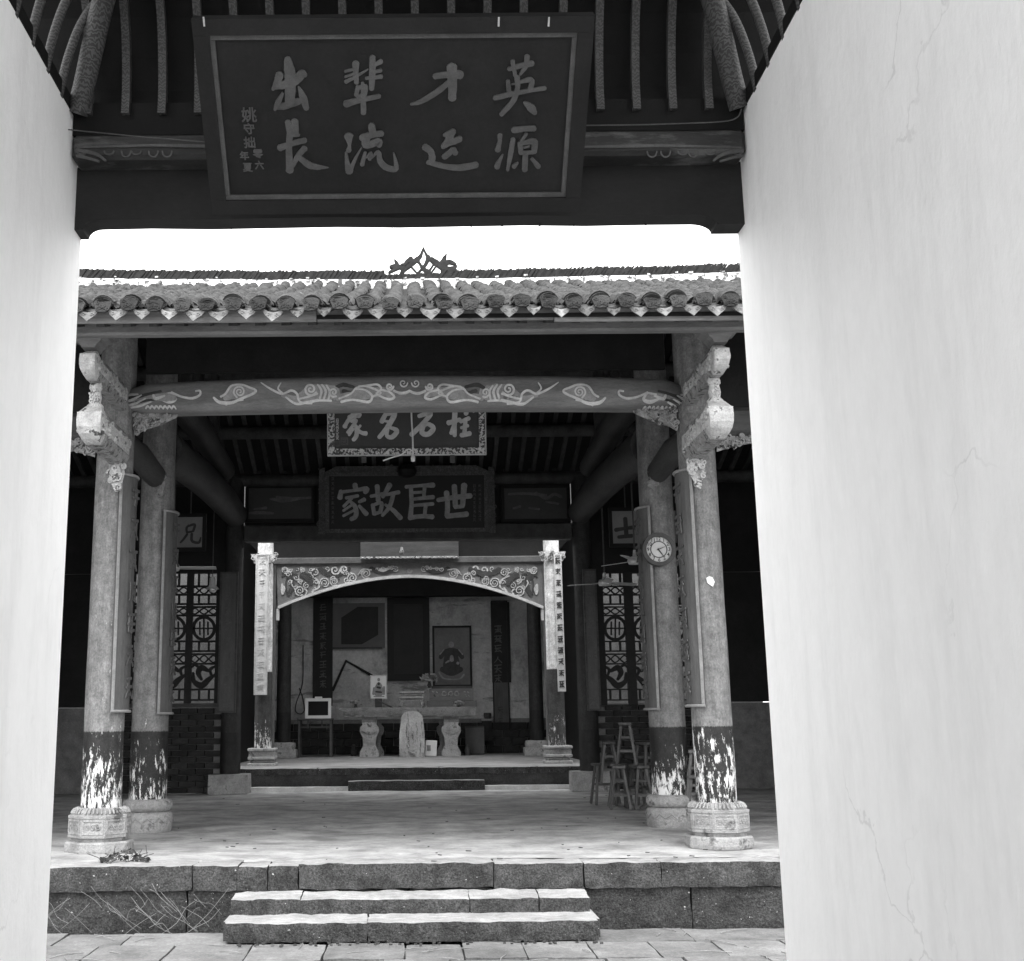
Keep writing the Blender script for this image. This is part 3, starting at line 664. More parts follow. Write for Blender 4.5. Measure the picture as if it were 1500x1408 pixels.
# ---- posts
def post(x, y, r0, r1, z0, z1, m, name='column', lean=0.0):
    mb = MB(); pf = []; k = 26
    for i in range(k + 1):
        t = i / k; pf.append((r0 + (r1 - r0) * t + .004 * mnoise.noise(Vector((x * 5, y, t * 9))), z0 + (z1 - z0) * t))
    mb.lathe((x, y, 0), pf, 28, True, lambda a, i: 1 + .012 * mnoise.noise(Vector((math.cos(a) * 2 + x, math.sin(a) * 2, i * .35))))
    return mb.build(name, m, hall)
def oct_base(x, y, parent):
    mb = MB(); a0 = math.pi / 8
    mb.lathe((x, y, 0), [(.315, -.01), (.322, .02), (.318, .085), (.30, .10)], 8, False, None, a0)
    st = mb.build('plinth_stone', M['stone_pale'], parent)
    mb = MB(); mb.lathe((x, y, 0), [(.26, .098), (.262, .125), (.292, .137), (.296, .16), (.29, .166), (.29, .305), (.296, .312), (.298, .335), (.27, .345), (.262, .375), (.23, .395), (.215, .40)], 8, False, None, a0)
    mb.build('base_drum', M['stone_pale'], parent)
    for k in range(8):                         # sunk panels framed by raised fillets
        a = a0 + math.pi / 8 + k * math.pi / 4; R = .29 * math.cos(math.pi / 8)
        f = Fr((x + math.cos(a) * R, y + math.sin(a) * R, .235), (-math.sin(a), math.cos(a), 0), (0, 0, 1)); hw = .29 * math.sin(math.pi / 8)
        mb = MB()
        for (p0, q0, p1, q1) in ((-hw + .012, -.066, hw - .012, -.05), (-hw + .012, .05, hw - .012, .066), (-hw + .012, -.05, -hw + .028, .05), (hw - .028, -.05, hw - .012, .05)): mb.frect(f, p0, q0, p1, q1, -.006, .008)
        for j in range(3): stroke(mb, f, spiral(-.05 + .05 * j, 0, .026, 1.4, .011, j), .006, 0, k=2)
        mb.build('base_panel', M['stone_pale'], parent)
    mb = MB()
    for k in range(44):
        a = 2 * math.pi * k / 44; c, s_ = math.cos(a), math.sin(a)
        mb.tube([(x + c * .215, y + s_ * .215, .402), (x + c * .25, y + s_ * .25, .385), (x + c * .272, y + s_ * .272, .352)], [.008, .011, .009], 5)
    mb.build('petal_ring', M['stone_pale'], parent)
def drum_base(x, y, parent):
    mb = MB(); mb.lathe((x, y, 0), [(.262, -.01), (.275, .02), (.282, .10), (.276, .18), (.25, .208), (.225, .21)], 36)
    mb.build('base_drum', M['stone_pale'], parent)
    mb = MB(); mb.lathe((x, y, 0), [(.215, .206), (.25, .225), (.268, .265), (.262, .31), (.235, .34), (.20, .348)], 120, True, lambda a, i: 1 + (.035 * abs(math.sin(a * 15 + i * .35)) if 0 < i < 5 else 0))
    mb.build('rope_ring', M['stone_pale'], parent)
    mb = MB()
    for k in range(14):
        a = 2 * math.pi * k / 14; pts = []
        for t in range(3):
            aa = a + (t - 1) * math.pi / 14; pts.append((x + math.cos(aa) * .284, y + math.sin(aa) * .284, .115 + (.035 if t == 1 else -.015)))
        mb.tube(pts, .009, 5)
    mb.build('zigzag_carving', M['stone_pale'], parent)
for sg in (-1, 1):
    c = post(sg * XC, Y1, .192, .178, .398, 5.25, M['column']); oct_base(sg * XC, Y1, c)
    c = post(sg * XC, Y2, .208, .185, .345, 6.0, M['column_in']); drum_base(sg * XC, Y2, c)
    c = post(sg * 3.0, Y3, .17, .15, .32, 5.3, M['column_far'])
    mb = MB(); mb.rough((sg * 3.0, Y3, .155), (.66, .5, .33), .1, .006, 5, .02, sg + 9); mb.build('base_block', M['stone_pale'], c)
    # outer posts of the side bays
    c = post(sg * 6.35, Y1, .20, .178, .398, 5.25, M['column']); oct_base(sg * 6.35, Y1, c)
    c = post(sg * 6.35, Y2, .20, .18, .345, 6.0, M['column_in']); drum_base(sg * 6.35, Y2, c)
# ---- the great front beam, bowed, with painted dragons
bz0, bz1 = P(600, 596, 11.45).z, P(600, 546, 11.45).z
def beam_sec(x):
    t = min(1, abs(x) / 2.80); bow = .05 * t * t
    h = (bz1 - bz0) * (1 - .12 * t * t) * (1 if t < .93 else 1 - (t - .93) * 4.0)
    zc = (bz0 + bz1) / 2 - bow; return zc, h / 2, .16 * (1 if t < .93 else 1 - (t - .93) * 5)
mb = MB(); vs = []; NX, NA = 60, 24
for i in range(NX + 1):
    x = -2.80 + 5.60 * i / NX; zc, hh, dd = beam_sec(x)
    for k in range(NA):
        a = 2 * math.pi * k / NA; c, s_ = math.cos(a), math.sin(a)
        e = .55; vs.append((x, Y1 + math.copysign(abs(c) ** e, c) * dd, zc + math.copysign(abs(s_) ** e, s_) * hh))
mb.add(vs, [(i * NA + k, i * NA + (k + 1) % NA, (i + 1) * NA + (k + 1) % NA, (i + 1) * NA + k) for i in range(NX) for k in range(NA)][:], True)
mb.f = [f[::-1] for f in mb.f]
mb.add(vs[:NA], [tuple(range(NA))]); mb.add(vs[-NA:], [tuple(range(NA))[::-1]])
beam = mb.build('moon_beam', M['beam'], hall)
frB = wall_frame(Y1 - .16)
def bsurf(a, b):
    zc, hh, dd = beam_sec(a); s_ = max(-1, min(1, (b - zc) / hh)); th = abs(s_) ** (1 / .55)
    return dd * max(0, 1 - th * th) ** (.275) - .16
SB = 430 / 1500; OB = (170, 530)
BR = [[(500, 185, 9), (530, 208, 14), (590, 210, 12), (640, 190, 10), (700, 165, 11), (715, 148, 9), (680, 132, 9), (640, 118, 9), (590, 125, 9), (560, 165, 9), (535, 180, 8)], spiral(632, 155, 32, 1.9, 8, 2.0),
      [(560, 218, 8), (600, 205, 8), (650, 195, 6)], [(285, 158, 9), (335, 180, 9), (390, 188, 10), (428, 172, 9), (430, 150, 8), (408, 152, 7)], [(192, 172, 10), (205, 190, 14), (250, 175, 8)], [(225, 190, 8), (270, 205, 16), (305, 192, 12), (285, 160, 9)], [(240, 168, 8), (285, 160, 8)],
      [(20, 185, 8), (60, 165, 12), (110, 165, 8)], [(30, 200, 6), (80, 190, 12), (130, 170, 6)], [(40, 215, 6), (90, 212, 10), (150, 190, 6)], [(70, 228, 6), (130, 222, 9), (180, 205, 6)],
      [(740, 106, 4), (790, 140, 9), (850, 165, 10), (895, 148, 10), (925, 165, 10), (940, 205, 9), (1000, 212, 8)], [(843, 108, 4), (828, 138, 7), (850, 160, 7)], [(868, 182, 7), (920, 214, 10), (985, 205, 10), (1030, 195, 8)],
      spiral(995, 142, 34, 1.7, 10, .5), [(940, 190, 8), (985, 180, 8), (1030, 165, 8)],
      [(1030, 118, 7), (1050, 150, 11), (1042, 188, 8)], [(1052, 118, 7), (1072, 152, 11), (1062, 192, 8)], [(1075, 122, 7), (1092, 155, 10), (1085, 195, 8)], spiral(1112, 158, 24, 1.5, 9, 1.0), [(1000, 205, 9), (1040, 198, 9), (1100, 200, 8)],
      [(1140, 190, 8), (1200, 165, 7), (1230, 135, 9), (1280, 128, 10), (1340, 150, 10), (1350, 165, 8), (1310, 178, 8)], [(1150, 205, 9), (1210, 195, 9), (1290, 205, 10), (1308, 175, 10), (1270, 145, 8), (1220, 142, 7)],
      [(1240, 128, 8), (1290, 122, 8), (1335, 118, 9), (1355, 140, 9), (1330, 165, 8)], [(1330, 168, 7), (1390, 192, 10), (1422, 182, 10), (1395, 155, 8), (1350, 145, 8)], spiral(1398, 128, 20, 1.5, 9, 0), [(1420, 150, 10), (1450, 162, 12), (1480, 160, 12), (1500, 150, 10)], spiral(1468, 110, 22, 1.3, 6, 0)]
BR += [[(150 + 22 * i, 238, 5), (161 + 22 * i, 226, 8), (172 + 22 * i, 238, 5)] for i in range(7)]
for mir in (None, 600):
    for st_ in BR: mb = MB(); px_strokes(mb, frB, OB, SB, [st_], .008, .002, .04, mirror=mir, surf=bsurf, wmul=1.15); mb.build('dragon_relief', M['relief'], beam)
BODY = [[(560, 190, 30), (600, 160, 70), (650, 155, 70), (700, 150, 20)], [(850, 170, 20), (920, 190, 34), (990, 165, 80), (1060, 155, 84), (1120, 160, 70)], [(1130, 185, 30), (1200, 175, 40), (1280, 165, 60), (1350, 155, 50), (1410, 160, 50)], [(190, 182, 26), (250, 182, 46), (300, 185, 30)], [(40, 200, 40), (100, 195, 60), (180, 190, 40)]]
for mir in (None, 600):
    for bd_ in BODY: mb = MB(); px_strokes(mb, frB, OB, SB, [bd_], .0035, .001, .12, mirror=mir, surf=bsurf); mb.build('relief_ground', M['relief_mid'], beam)
DK = [[(1120, 135, 16), (1160, 118, 22), (1215, 130, 14)], [(1160, 150, 20), (1200, 160, 16)], [(30, 175, 14), (90, 180, 20), (170, 165, 14), (230, 150, 10)], [(100, 205, 14), (190, 195, 12)]]
for mir in (None, 600):
    for dk in DK: mb = MB(); px_strokes(mb, frB, OB, SB, [dk], .004, .002, .15, mirror=mir, surf=bsurf); mb.build('dark_relief', M['relief_dark'], beam)
# thin board resting along the top of the beam, and the dark panel above it
mb = MB(); mb.box((0, Y1 + .03, (bz1 + 5.3) / 2 + .02), (5.3, .05, 5.3 - bz1 - .1)); mb.build('frieze_board', M['wood_dark'], hall)
# ---- carved openwork: a plate with scrolls standing proud of it
def carving(name, fr, tri, parent, m, seed, n=26, th=.02, sw=.016):
    r = random.Random(seed); mb = MB(); mb.prism(fr, tri, -.012, 0.0)
    def inside(a, b):
        s_ = None
        for i in range(len(tri)):
            x0, y0 = tri[i]; x1, y1 = tri[(i + 1) % len(tri)]; c = (x1 - x0) * (b - y0) - (y1 - y0) * (a - x0)
            if s_ is None: s_ = c > 0
            elif (c > 0) != s_: return False
        return True
    xs = [q[0] for q in tri]; ys = [q[1] for q in tri]; k = 0; tries = 0
    while k < n and tries < 900:
        tries += 1
        a, b = r.uniform(min(xs), max(xs)), r.uniform(min(ys), max(ys))
        if not inside(a, b): continue
        R = r.uniform(.02, .042); stroke(mb, fr, spiral(a, b, R, r.uniform(.7, 1.5), sw, r.uniform(0, 6.3), 1, r.choice((-1, 1))), th * r.uniform(.6, 1.3), 0, k=2); k += 1
    return mb.build(name, m, parent)
for sg in (-1, 1):
    f = Fr((sg * (XC - .19), Y1 - .05, bz0 - .05), (1, 0, 0), (0, 0, 1))
    tri = [(0, .03), (-sg * .44, .025), (-sg * .42, -.01), (-sg * .26, -.085), (-sg * .12, -.13), (0, -.19)]
    carving('corner_bracket', f, tri, beam, M['carve'], 5 + sg, 34)
# ---- projecting bracket arms at the head of each front post
def arm(x, yf, yb, z0, z1, w, name, m, mtip, parent, seed):
    cz = (z0 + z1) / 2; h = z1 - z0
    sec = [(-.30 * w, z0), (.30 * w, z0), (.5 * w, z0 + .26 * h), (.5 * w, z0 + .72 * h), (.28 * w, z1), (-.28 * w, z1), (-.5 * w, z0 + .72 * h), (-.5 * w, z0 + .26 * h)]
    mb = MB(); n = 8; vs = []
    sections = [(yf + .16, .9, 0), (yf + .19, 1, 0), (yb, 1, 0)]
    for (y, s_, dz) in sections: vs += [(x + a * s_, y, cz + (b - cz) * s_ + dz) for a, b in sec]
    mb.add(vs, [(i * n + k, i * n + (k + 1) % n, (i + 1) * n + (k + 1) % n, (i + 1) * n + k) for i in range(2) for k in range(n)] + [tuple(range(n))[::-1], tuple(range(2 * n, 3 * n))])
    o = mb.build(name, m, parent)
    rings = [(.13, 1.02, .34), (.035, .80, .50), (.006, .775, .53), (.0, .74, .50), (-.012, .55, .51), (-.004, .36, .50), (.03, .20, .46), (.08, .08, .38), (.15, -.01, .30)]
    mb = MB(); vs = []
    for (dy, zf, hw) in rings: vs += [(x - hw * w, yf + .20, z0 + zf * h), (x - hw * w, yf + dy + .012, z0 + zf * h), (x - hw * w * .72, yf + dy, z0 + zf * h), (x + hw * w * .72, yf + dy, z0 + zf * h), (x + hw * w, yf + dy + .012, z0 + zf * h), (x + hw * w, yf + .20, z0 + zf * h)]
    nr_ = len(rings); mb.add(vs, [(r_ * 6 + k, r_ * 6 + k + 1, (r_ + 1) * 6 + k + 1, (r_ + 1) * 6 + k)[::-1] for r_ in range(nr_ - 1) for k in range(5)] + [(0, 5, 4, 3, 2, 1)[::-1], tuple((nr_ - 1) * 6 + k for k in (0, 1, 2, 3, 4, 5))[::-1]])
    mb.build('arm_nose', mtip, o)
    for sd in (-1, 1):
        f = Fr((x + sd * .502 * w, (yf + yb) / 2, cz), (0, sd, 0), (0, 0, 1)); L = (yb - yf) / 2
        carving('side_carving', f, [(-L + .04, -.2 * h), (L - .04, -.2 * h), (L - .04, .22 * h), (-L + .04, .22 * h)], o, mtip, seed + sd, 22, .012, .014)
    return o
for sg in (-1, 1):
    x = sg * 2.845
    zu1, zu0 = P(132, 509, 10.2).z, P(132, 549, 10.2).z; zd1, zd0 = P(134, 592, 10.35).z, P(134, 645, 10.35).z
    up = arm(x, 10.18, Y1 - .16, zu0, zu1, .14, 'upper_bracket_arm', M['carve'], M['carve_tip'], hall, 20 + sg)
    lo = arm(x, 10.32, Y1 - .16, zd0, zd1, .215, 'lower_bracket_arm', M['carve'], M['carve_tip'], hall, 30 + sg)
    mb = MB(); zz0, zz1 = zu1 + .002, 4.70
    f = wall_frame(10.2, x); s_ = [(-.06, zz0), (.06, zz0), (.075, zz0 + .03), (.10, zz0 + .045), (.115, zz0 + .075), (.15, zz0 + .09), (.17, zz1 - .02), (-.17, zz1 - .02), (-.15, zz0 + .09), (-.115, zz0 + .075), (-.10, zz0 + .045), (-.075, zz0 + .03)]
    zt = P(132, 488, 10.2).z; s_ = [(a, min(b, zt)) for a, b in s_]; s_[6] = (.17, zt + .0); s_[7] = (-.17, zt)
    s_ = [(-.06, zz0), (.06, zz0), (.075, zz0 + .25 * (zt - zz0)), (.10, zz0 + .4 * (zt - zz0)), (.115, zz0 + .62 * (zt - zz0)), (.16, zz0 + .75 * (zt - zz0)), (.175, zt), (-.175, zt), (-.16, zz0 + .75 * (zt - zz0)), (-.115, zz0 + .62 * (zt - zz0)), (-.10, zz0 + .4 * (zt - zz0)), (-.075, zz0 + .25 * (zt - zz0))]
    mb.prism(f, s_, -.22, .0); mb.build('bracket_cap', M['beam'], hall)
    mb = MB(); yb_ = 10.52; zb_ = zd1 - .01; ztp = zu0 + .015; dz = ztp - zb_
    mb.lathe((x, yb_, zb_), [(.075, 0), (.078, dz * .12), (.05, dz * .25), (.058, dz * .45), (.05, dz * .62), (.045, dz * .7), (.06, dz * .78), (.06, dz * .86), (.05, dz)], 12, False)
    f = wall_frame(yb_ - .05, x, zb_)
    for k in range(5): stroke(mb, f, spiral(rnd.uniform(-.03, .03), dz * (.1 + .15 * k), .022, 1, .014, k), .016, 0, k=2)
    mb.build('baluster', M['carve_tip'], lo)
    f = wall_frame(Y1 - .25, x, zd0); tri = [(-.075, .0), (.075, .0), (.085, -.10), (.06, -.2), (.035, -.27), (-.0, -.275), (-.06, -.16)]
    pd = carving('hanging_carving', f, tri, lo, M['carve_tip'], 41 + sg, 20, .03, .018)
    mb = MB(); mb.bar((x, Y1 - .26, zd0 - .08), (x, Y1 - .15, zd0 - .08), .1, .12); mb.build('tenon', M['carve'], lo)
# ---- side bay beams, with their own carved brackets
for sg in (-1, 1):
    z0, z1 = P(1075, 642, Y1).z, P(1075, 600, Y1).z
    mb = MB(); mb.box((sg * (XC + 6.35) / 2, Y1, (z0 + z1) / 2), (6.35 - XC - .3, .26, z1 - z0), None, .05); sb = mb.build('side_beam', M['wood_mid'], hall)
    f = Fr((sg * (XC + .18), Y1 - .10, z0), (1, 0, 0), (0, 0, 1))
    carving('corner_bracket', f, [(0, 0), (sg * .5, 0), (sg * .4, -.07), (sg * .2, -.1), (0, -.16)], sb, M['carve'], 60 + sg, 30)
    mb = MB(); mb.box((sg * (XC + 6.35) / 2, Y1 + .02, (z1 + 5.3) / 2), (6.35 - XC - .34, .06, 5.3 - z1)); mb.build('frieze_board', M['wood_dark'], hall)
# ---- eave purlin, fascia boards, rafters, roof boarding
zp0, zp1 = P(600, 487, 10.12).z, P(600, 467, 10.12).z
mb = MB(); mb.box((0, 10.17, (zp0 + zp1) / 2), (13.4, .12, zp1 - zp0), None, .02); mb.build('eave_purlin', M['beam'], hall)
fx = [-6.7, P(465, 462, 9.92).x, P(810, 462, 9.92).x, 6.7]
for i in range(3):
    mb = MB(); zf1 = P(600, 450, 9.86).z; zf0 = P(600, 470, 9.86).z + (i == 2) * -.015
    mb.box(((fx[i] + fx[i + 1]) / 2, 9.862 + .006 * i, (zf0 + zf1) / 2), (fx[i + 1] - fx[i] - .008, .025, zf1 - zf0)); mb.build('fascia_board', M['fascia'], hall)
for y in (12.7, 13.66, 14.8, 16.0, 17.4, 18.9, 20.3):
    mb = MB(); mb.tube([(-6.7, y, roof_z(y) - .28), (0, y, roof_z(y) - .28), (6.7, y, roof_z(y) - .28)], .11, 12); mb.build('purlin', M['beam_in'], hall)
mb = MB()
def slab(mb, ys, x0, x1, d0, d1):
    vs = []
    for y in ys: vs += [(x0, y, roof_z(y) + d0), (x1, y, roof_z(y) + d0), (x0, y, roof_z(y) + d1), (x1, y, roof_z(y) + d1)]
    n = len(ys); fs = []
    for i in range(n - 1):
        a = i * 4; b = a + 4; fs += [(a, a + 1, b + 1, b), (a + 2, b + 2, b + 3, a + 3), (a, b, b + 2, a + 2), (a + 1, a + 3, b + 3, b + 1)]
    fs += [(0, 2, 3, 1), ((n - 1) * 4, (n - 1) * 4 + 1, (n - 1) * 4 + 3, (n - 1) * 4 + 2)]
    mb.add(vs, fs)
slab(mb, [9.85 + i * .41 for i in range(16)], -6.75, 6.75, -.10, -.06); slab(mb, [16.004 + i * .37 for i in range(13)], -6.75, 6.75, -.10, -.06)
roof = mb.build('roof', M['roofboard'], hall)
for ys in ([9.9 + i * .5 for i in range(13)], [15.9 + i * .46 for i in range(11)]):
    mb = MB(); vs = []
    for y in ys: vs += [(-.035, y, roof_z(y) - .155), (.035, y, roof_z(y) - .155), (.035, y, roof_z(y) - .103), (-.035, y, roof_z(y) - .103)]
    n = len(ys); mb.add(vs, [(i * 4 + k, (i + 1) * 4 + k, (i + 1) * 4 + (k + 1) % 4, i * 4 + (k + 1) % 4) for i in range(n - 1) for k in range(4)] + [(0, 1, 2, 3)[::-1], (n * 4 - 4, n * 4 - 3, n * 4 - 2, n * 4 - 1)])
    r0 = mb.build('rafter', M['rafter'], roof)
    for i in range(58):
        x = -6.6 + .2316 * i
        if i == 0: r0.location = (x, 0, 0)
        else: inst(r0, (x, 0, 0))
# ---- roof tiles: cover tiles (arched) over pan tiles (hollow), laid in rows up the slope
SP = .2262; NCOL = 58; TX = [-6.45 + SP * i for i in range(NCOL)]
def arch_tile(r, L, a_half, thick, up=1, taper=.92):
    mb = MB(); n = 6; vs = []
    for (y, s_) in ((0, 1.0), (L, taper)):
        for rr in (r, r - thick):
            for k in range(n + 1):
                a = -a_half + 2 * a_half * k / n
                vs.append((math.sin(a) * rr * s_, y, up * (math.cos(a) * rr * s_ - r * math.cos(a_half))))
    m_ = n + 1; fs = []
    for k in range(n):
        fs += [(k, k + 1, 2 * m_ + k + 1, 2 * m_ + k), (m_ + k, 3 * m_ + k, 3 * m_ + k + 1, m_ + k + 1), (k, m_ + k, m_ + k + 1, k + 1), (2 * m_ + k, 2 * m_ + k + 1, 3 * m_ + k + 1, 3 * m_ + k)]
    fs += [(0, 2 * m_, 3 * m_, m_), (n, m_ + n, 3 * m_ + n, 2 * m_ + n)]
    if up < 0: fs = [f[::-1] for f in fs]
    mb.add(vs, fs, False); return mb
cov = arch_tile(.089, .21, 1.15, .021, 1, .82); pan = arch_tile(.125, .20, .95, .013, -1, .95)
tr = random.Random(12)
def slope_at(y, e=.05): return math.atan2(roof_z(y + e) - roof_z(y - e), 2 * e)
cov_o = cov.build('cover_tile', M['tile'], roof, local=True); pan_o = pan.build('pan_tile', M['tile'], roof, local=True)
first = True; course = .122
rest = MB(); restp = MB(); off = Vector(hall.location)
vis = [i for i in range(NCOL) if abs(TX[i]) < 4.2]
hero = 0
for ci in range(70):
    y = 9.74 + ci * course
    if y > 15.86: break
    for i in range(NCOL):
        x = TX[i] + tr.uniform(-.010, .010); sl = slope_at(max(y, 9.9)) + .19 + tr.uniform(-.09, .09); yaw = tr.uniform(-.16, .16)
        z = roof_z(max(y, 9.8)) + .018 + tr.uniform(-.010, .016) + (y < 9.8) * -.02
        loc = Vector((x, y, z)); R = Matrix.Rotation(yaw, 3, 'Z') @ Matrix.Rotation(sl, 3, 'X')
        if ci < 5 and i in vis and hero < 298:
            hero += 1
            if hero == 1: o = cov_o; o.location = loc - off; o.rotation_euler = (sl, 0, yaw)
            else: inst(cov_o, loc - off, (sl, 0, yaw))
        else: rest.add([loc + R @ Vector(v) for v in cov.v], cov.f)
        if ci % 2 == 0 and i < NCOL - 1:
            lp = Vector((x + SP / 2, y + .03, roof_z(max(y, 9.8)) + .002)); R2 = Matrix.Rotation(sl - .03, 3, 'X')
            if ci == 0 and i == 0: pan_o.location = lp - off; pan_o.rotation_euler = (sl, 0, 0)
            else: restp.add([lp + R2 @ Vector(v) for v in pan.v], pan.f)
stuff(rest.build('cover_tiles', M['tile'], roof)); stuff(restp.build('pan_tiles', M['tile_dark'], roof))  # pan rows toned darker than covers to paint the shade between them
# a second layer of slipped cover tiles heaped at the eave, as on the old roof
for i in vis:
    for k in range(tr.choice((1, 2, 2, 3))):
        loc = Vector((TX[i] + tr.uniform(-.014, .014), 9.735 + k * .022 + tr.uniform(-.012, .012), roof_z(9.80) + .026 + .024 * k)); s_ = 1.02 + .06 * k
        inst(cov_o, loc - off, (slope_at(10) + .10 + tr.uniform(-.05, .08), tr.uniform(-.06, .06), tr.uniform(-.12, .12)), None, (s_, 1, s_))
# end plates closing the cover tiles and pointed drip tiles between them
mb = MB(); f0 = Fr((0, 0, 0), (1, 0, 0), (0, 0, 1))
mb.prism(f0, [(-.056, -.058), (-.03, -.07), (.03, -.07), (.056, -.058), (.079, .02), (.054, .045), (0, .055), (-.054, .045), (-.079, .02)], -.012, .004)
for k in range(6): stroke(mb, f0, spiral(tr.uniform(-.05, .05), tr.uniform(-.045, .02), .018, 1.1, .009, k), .006, .003, k=2)
ep = mb.build('tile_end_plate', M['tile_end'], roof, local=True)
mb = MB(); heart = [(0, -.085), (.03, -.055), (.066, -.025), (.088, .012), (.082, .035), (.045, .012), (0, .002), (-.045, .012), (-.082, .035), (-.088, .012), (-.066, -.025), (-.03, -.055)]
mb.prism(f0, heart[:], -.008, .004)
for sx_ in (-1, 1): stroke(mb, f0, spiral(sx_ * .036, -.02, .018, 1.2, .008, 0), .005, .003, k=2)
dp = mb.build('drip_tile', M['drip'], roof, local=True)
ze = roof_z(9.8)
for n_, i in enumerate(vis):
    x = TX[i]; loc = Vector((x + tr.uniform(-.012, .012), 9.715 + tr.uniform(-.008, .008), ze + .022 + tr.uniform(-.012, .012))); rt = (-.12 + tr.uniform(-.12, .08), tr.uniform(-.08, .08), tr.uniform(-.06, .06))
    if n_ == 0: ep.location = loc - off; ep.rotation_euler = rt
    else: inst(ep, loc - off, rt)
    if tr.random() < .06 and n_: continue
    s_ = tr.choice((1, 1, 1.05, .9, .7)); loc = Vector((x + SP / 2 + tr.uniform(-.015, .015), 9.735 + tr.uniform(-.008, .008), ze - .045 + tr.uniform(-.012, .008))); rt = (-.18 + tr.uniform(-.1, .1), tr.uniform(-.1, .1), tr.uniform(-.06, .06))
    if n_ == 0: dp.location = loc - off; dp.rotation_euler = rt
    else: inst(dp, loc - off, rt, None, (s_, 1, s_))
# ---- ridge: lime band, leaning tiles on top, lattice ornament
zr0 = roof_z(16) - .02
def ridge_up(x): return .10 * (abs(x) / 6.0) ** 2 + .012 * mnoise.noise(Vector((x * 1.3, 0, 0)))
mb = MB(); vs = []; NR = 120
for i in range(NR + 1):
    x = -6.7 + 13.4 * i / NR; u = ridge_up(x) + .012 * mnoise.noise(Vector((x * 6, 3, 0)))
    vs += [(x, 15.86, zr0 - .06), (x, 15.85 + .012 * mnoise.noise(Vector((x * 9, 1, 0))), zr0 + .085 + u), (x, 15.94, zr0 + .10 + u), (x, 16.08, zr0 + .10 + u), (x, 16.14, zr0 - .05)]
mb.add(vs, [(i * 5 + k, (i + 1) * 5 + k, (i + 1) * 5 + k + 1, i * 5 + k + 1) for i in range(NR) for k in range(4)], True)
ridge = mb.build('ridge', M['ridge_white'], hall)
mb = MB()
for i in range(90):                            # loose lime lumps along the band
    x = tr.uniform(-5.6, 5.6); s_ = tr.uniform(.02, .045); mb.rough((x, 15.84, zr0 + .06 + ridge_up(x) + tr.uniform(-.05, .05)), (s_ * 1.8, s_, s_), .05, .012, 9, .02, i)
stuff(mb.build('lime_lumps', M['ridge_white'], ridge))
mb = MB()
for i in range(585):
    x = -6.5 + i * .0222; u = ridge_up(x); h = .16 + tr.uniform(-.015, .015)
    if abs(x - .07) < .42: h *= .6
    R = Matrix.Rotation(.62 + tr.uniform(-.08, .08), 3, 'Y'); mb.box((x, 15.98 + tr.uniform(-.01, .01), zr0 + .10 + u + h * .42), (.021, .19, h), R)
stuff(mb.build('leaning_ridge_tiles', M['tile_dark'], ridge))
frO = wall_frame(15.95); SO = 440 / 1500; OO = (400, 360)
ORN = [[(750, 15, 6), (735, 58, 18), (700, 88, 26), (640, 140, 10)], [(750, 15, 6), (770, 58, 14), (800, 84, 22), (862, 130, 20)], [(690, 70, 26), (662, 92, 16), (636, 145, 8)], [(715, 70, 20), (745, 110, 9), (780, 140, 24)], [(775, 60, 24), (760, 100, 16), (720, 145, 8)], [(790, 70, 20), (830, 100, 26), (870, 130, 18)],
       [(680, 100, 7), (722, 145, 7)], [(700, 85, 7), (650, 140, 7)], [(735, 108, 7), (766, 145, 8)], [(800, 100, 7), (775, 140, 12)], [(822, 95, 8), (790, 140, 7)], [(606, 75, 5), (616, 90, 16), (628, 108, 12)], [(585, 112, 14), (620, 106, 22), (648, 122, 14)], [(578, 140, 10), (612, 122, 16), (640, 112, 10)], [(640, 100, 10), (664, 98, 14)],
       [(866, 45, 5), (852, 74, 22), (830, 98, 9)], [(850, 100, 26), (880, 86, 22), (912, 98, 12)], [(855, 125, 30), (895, 120, 26), (916, 106, 10)], [(885, 135, 16), (915, 128, 14)], [(840, 130, 12), (870, 145, 14)]]
mb = MB(); px_strokes(mb, frO, OO, SO, ORN, .05, 0, .12); mb.build('ridge_ornament', M['tile_dark'], ridge)

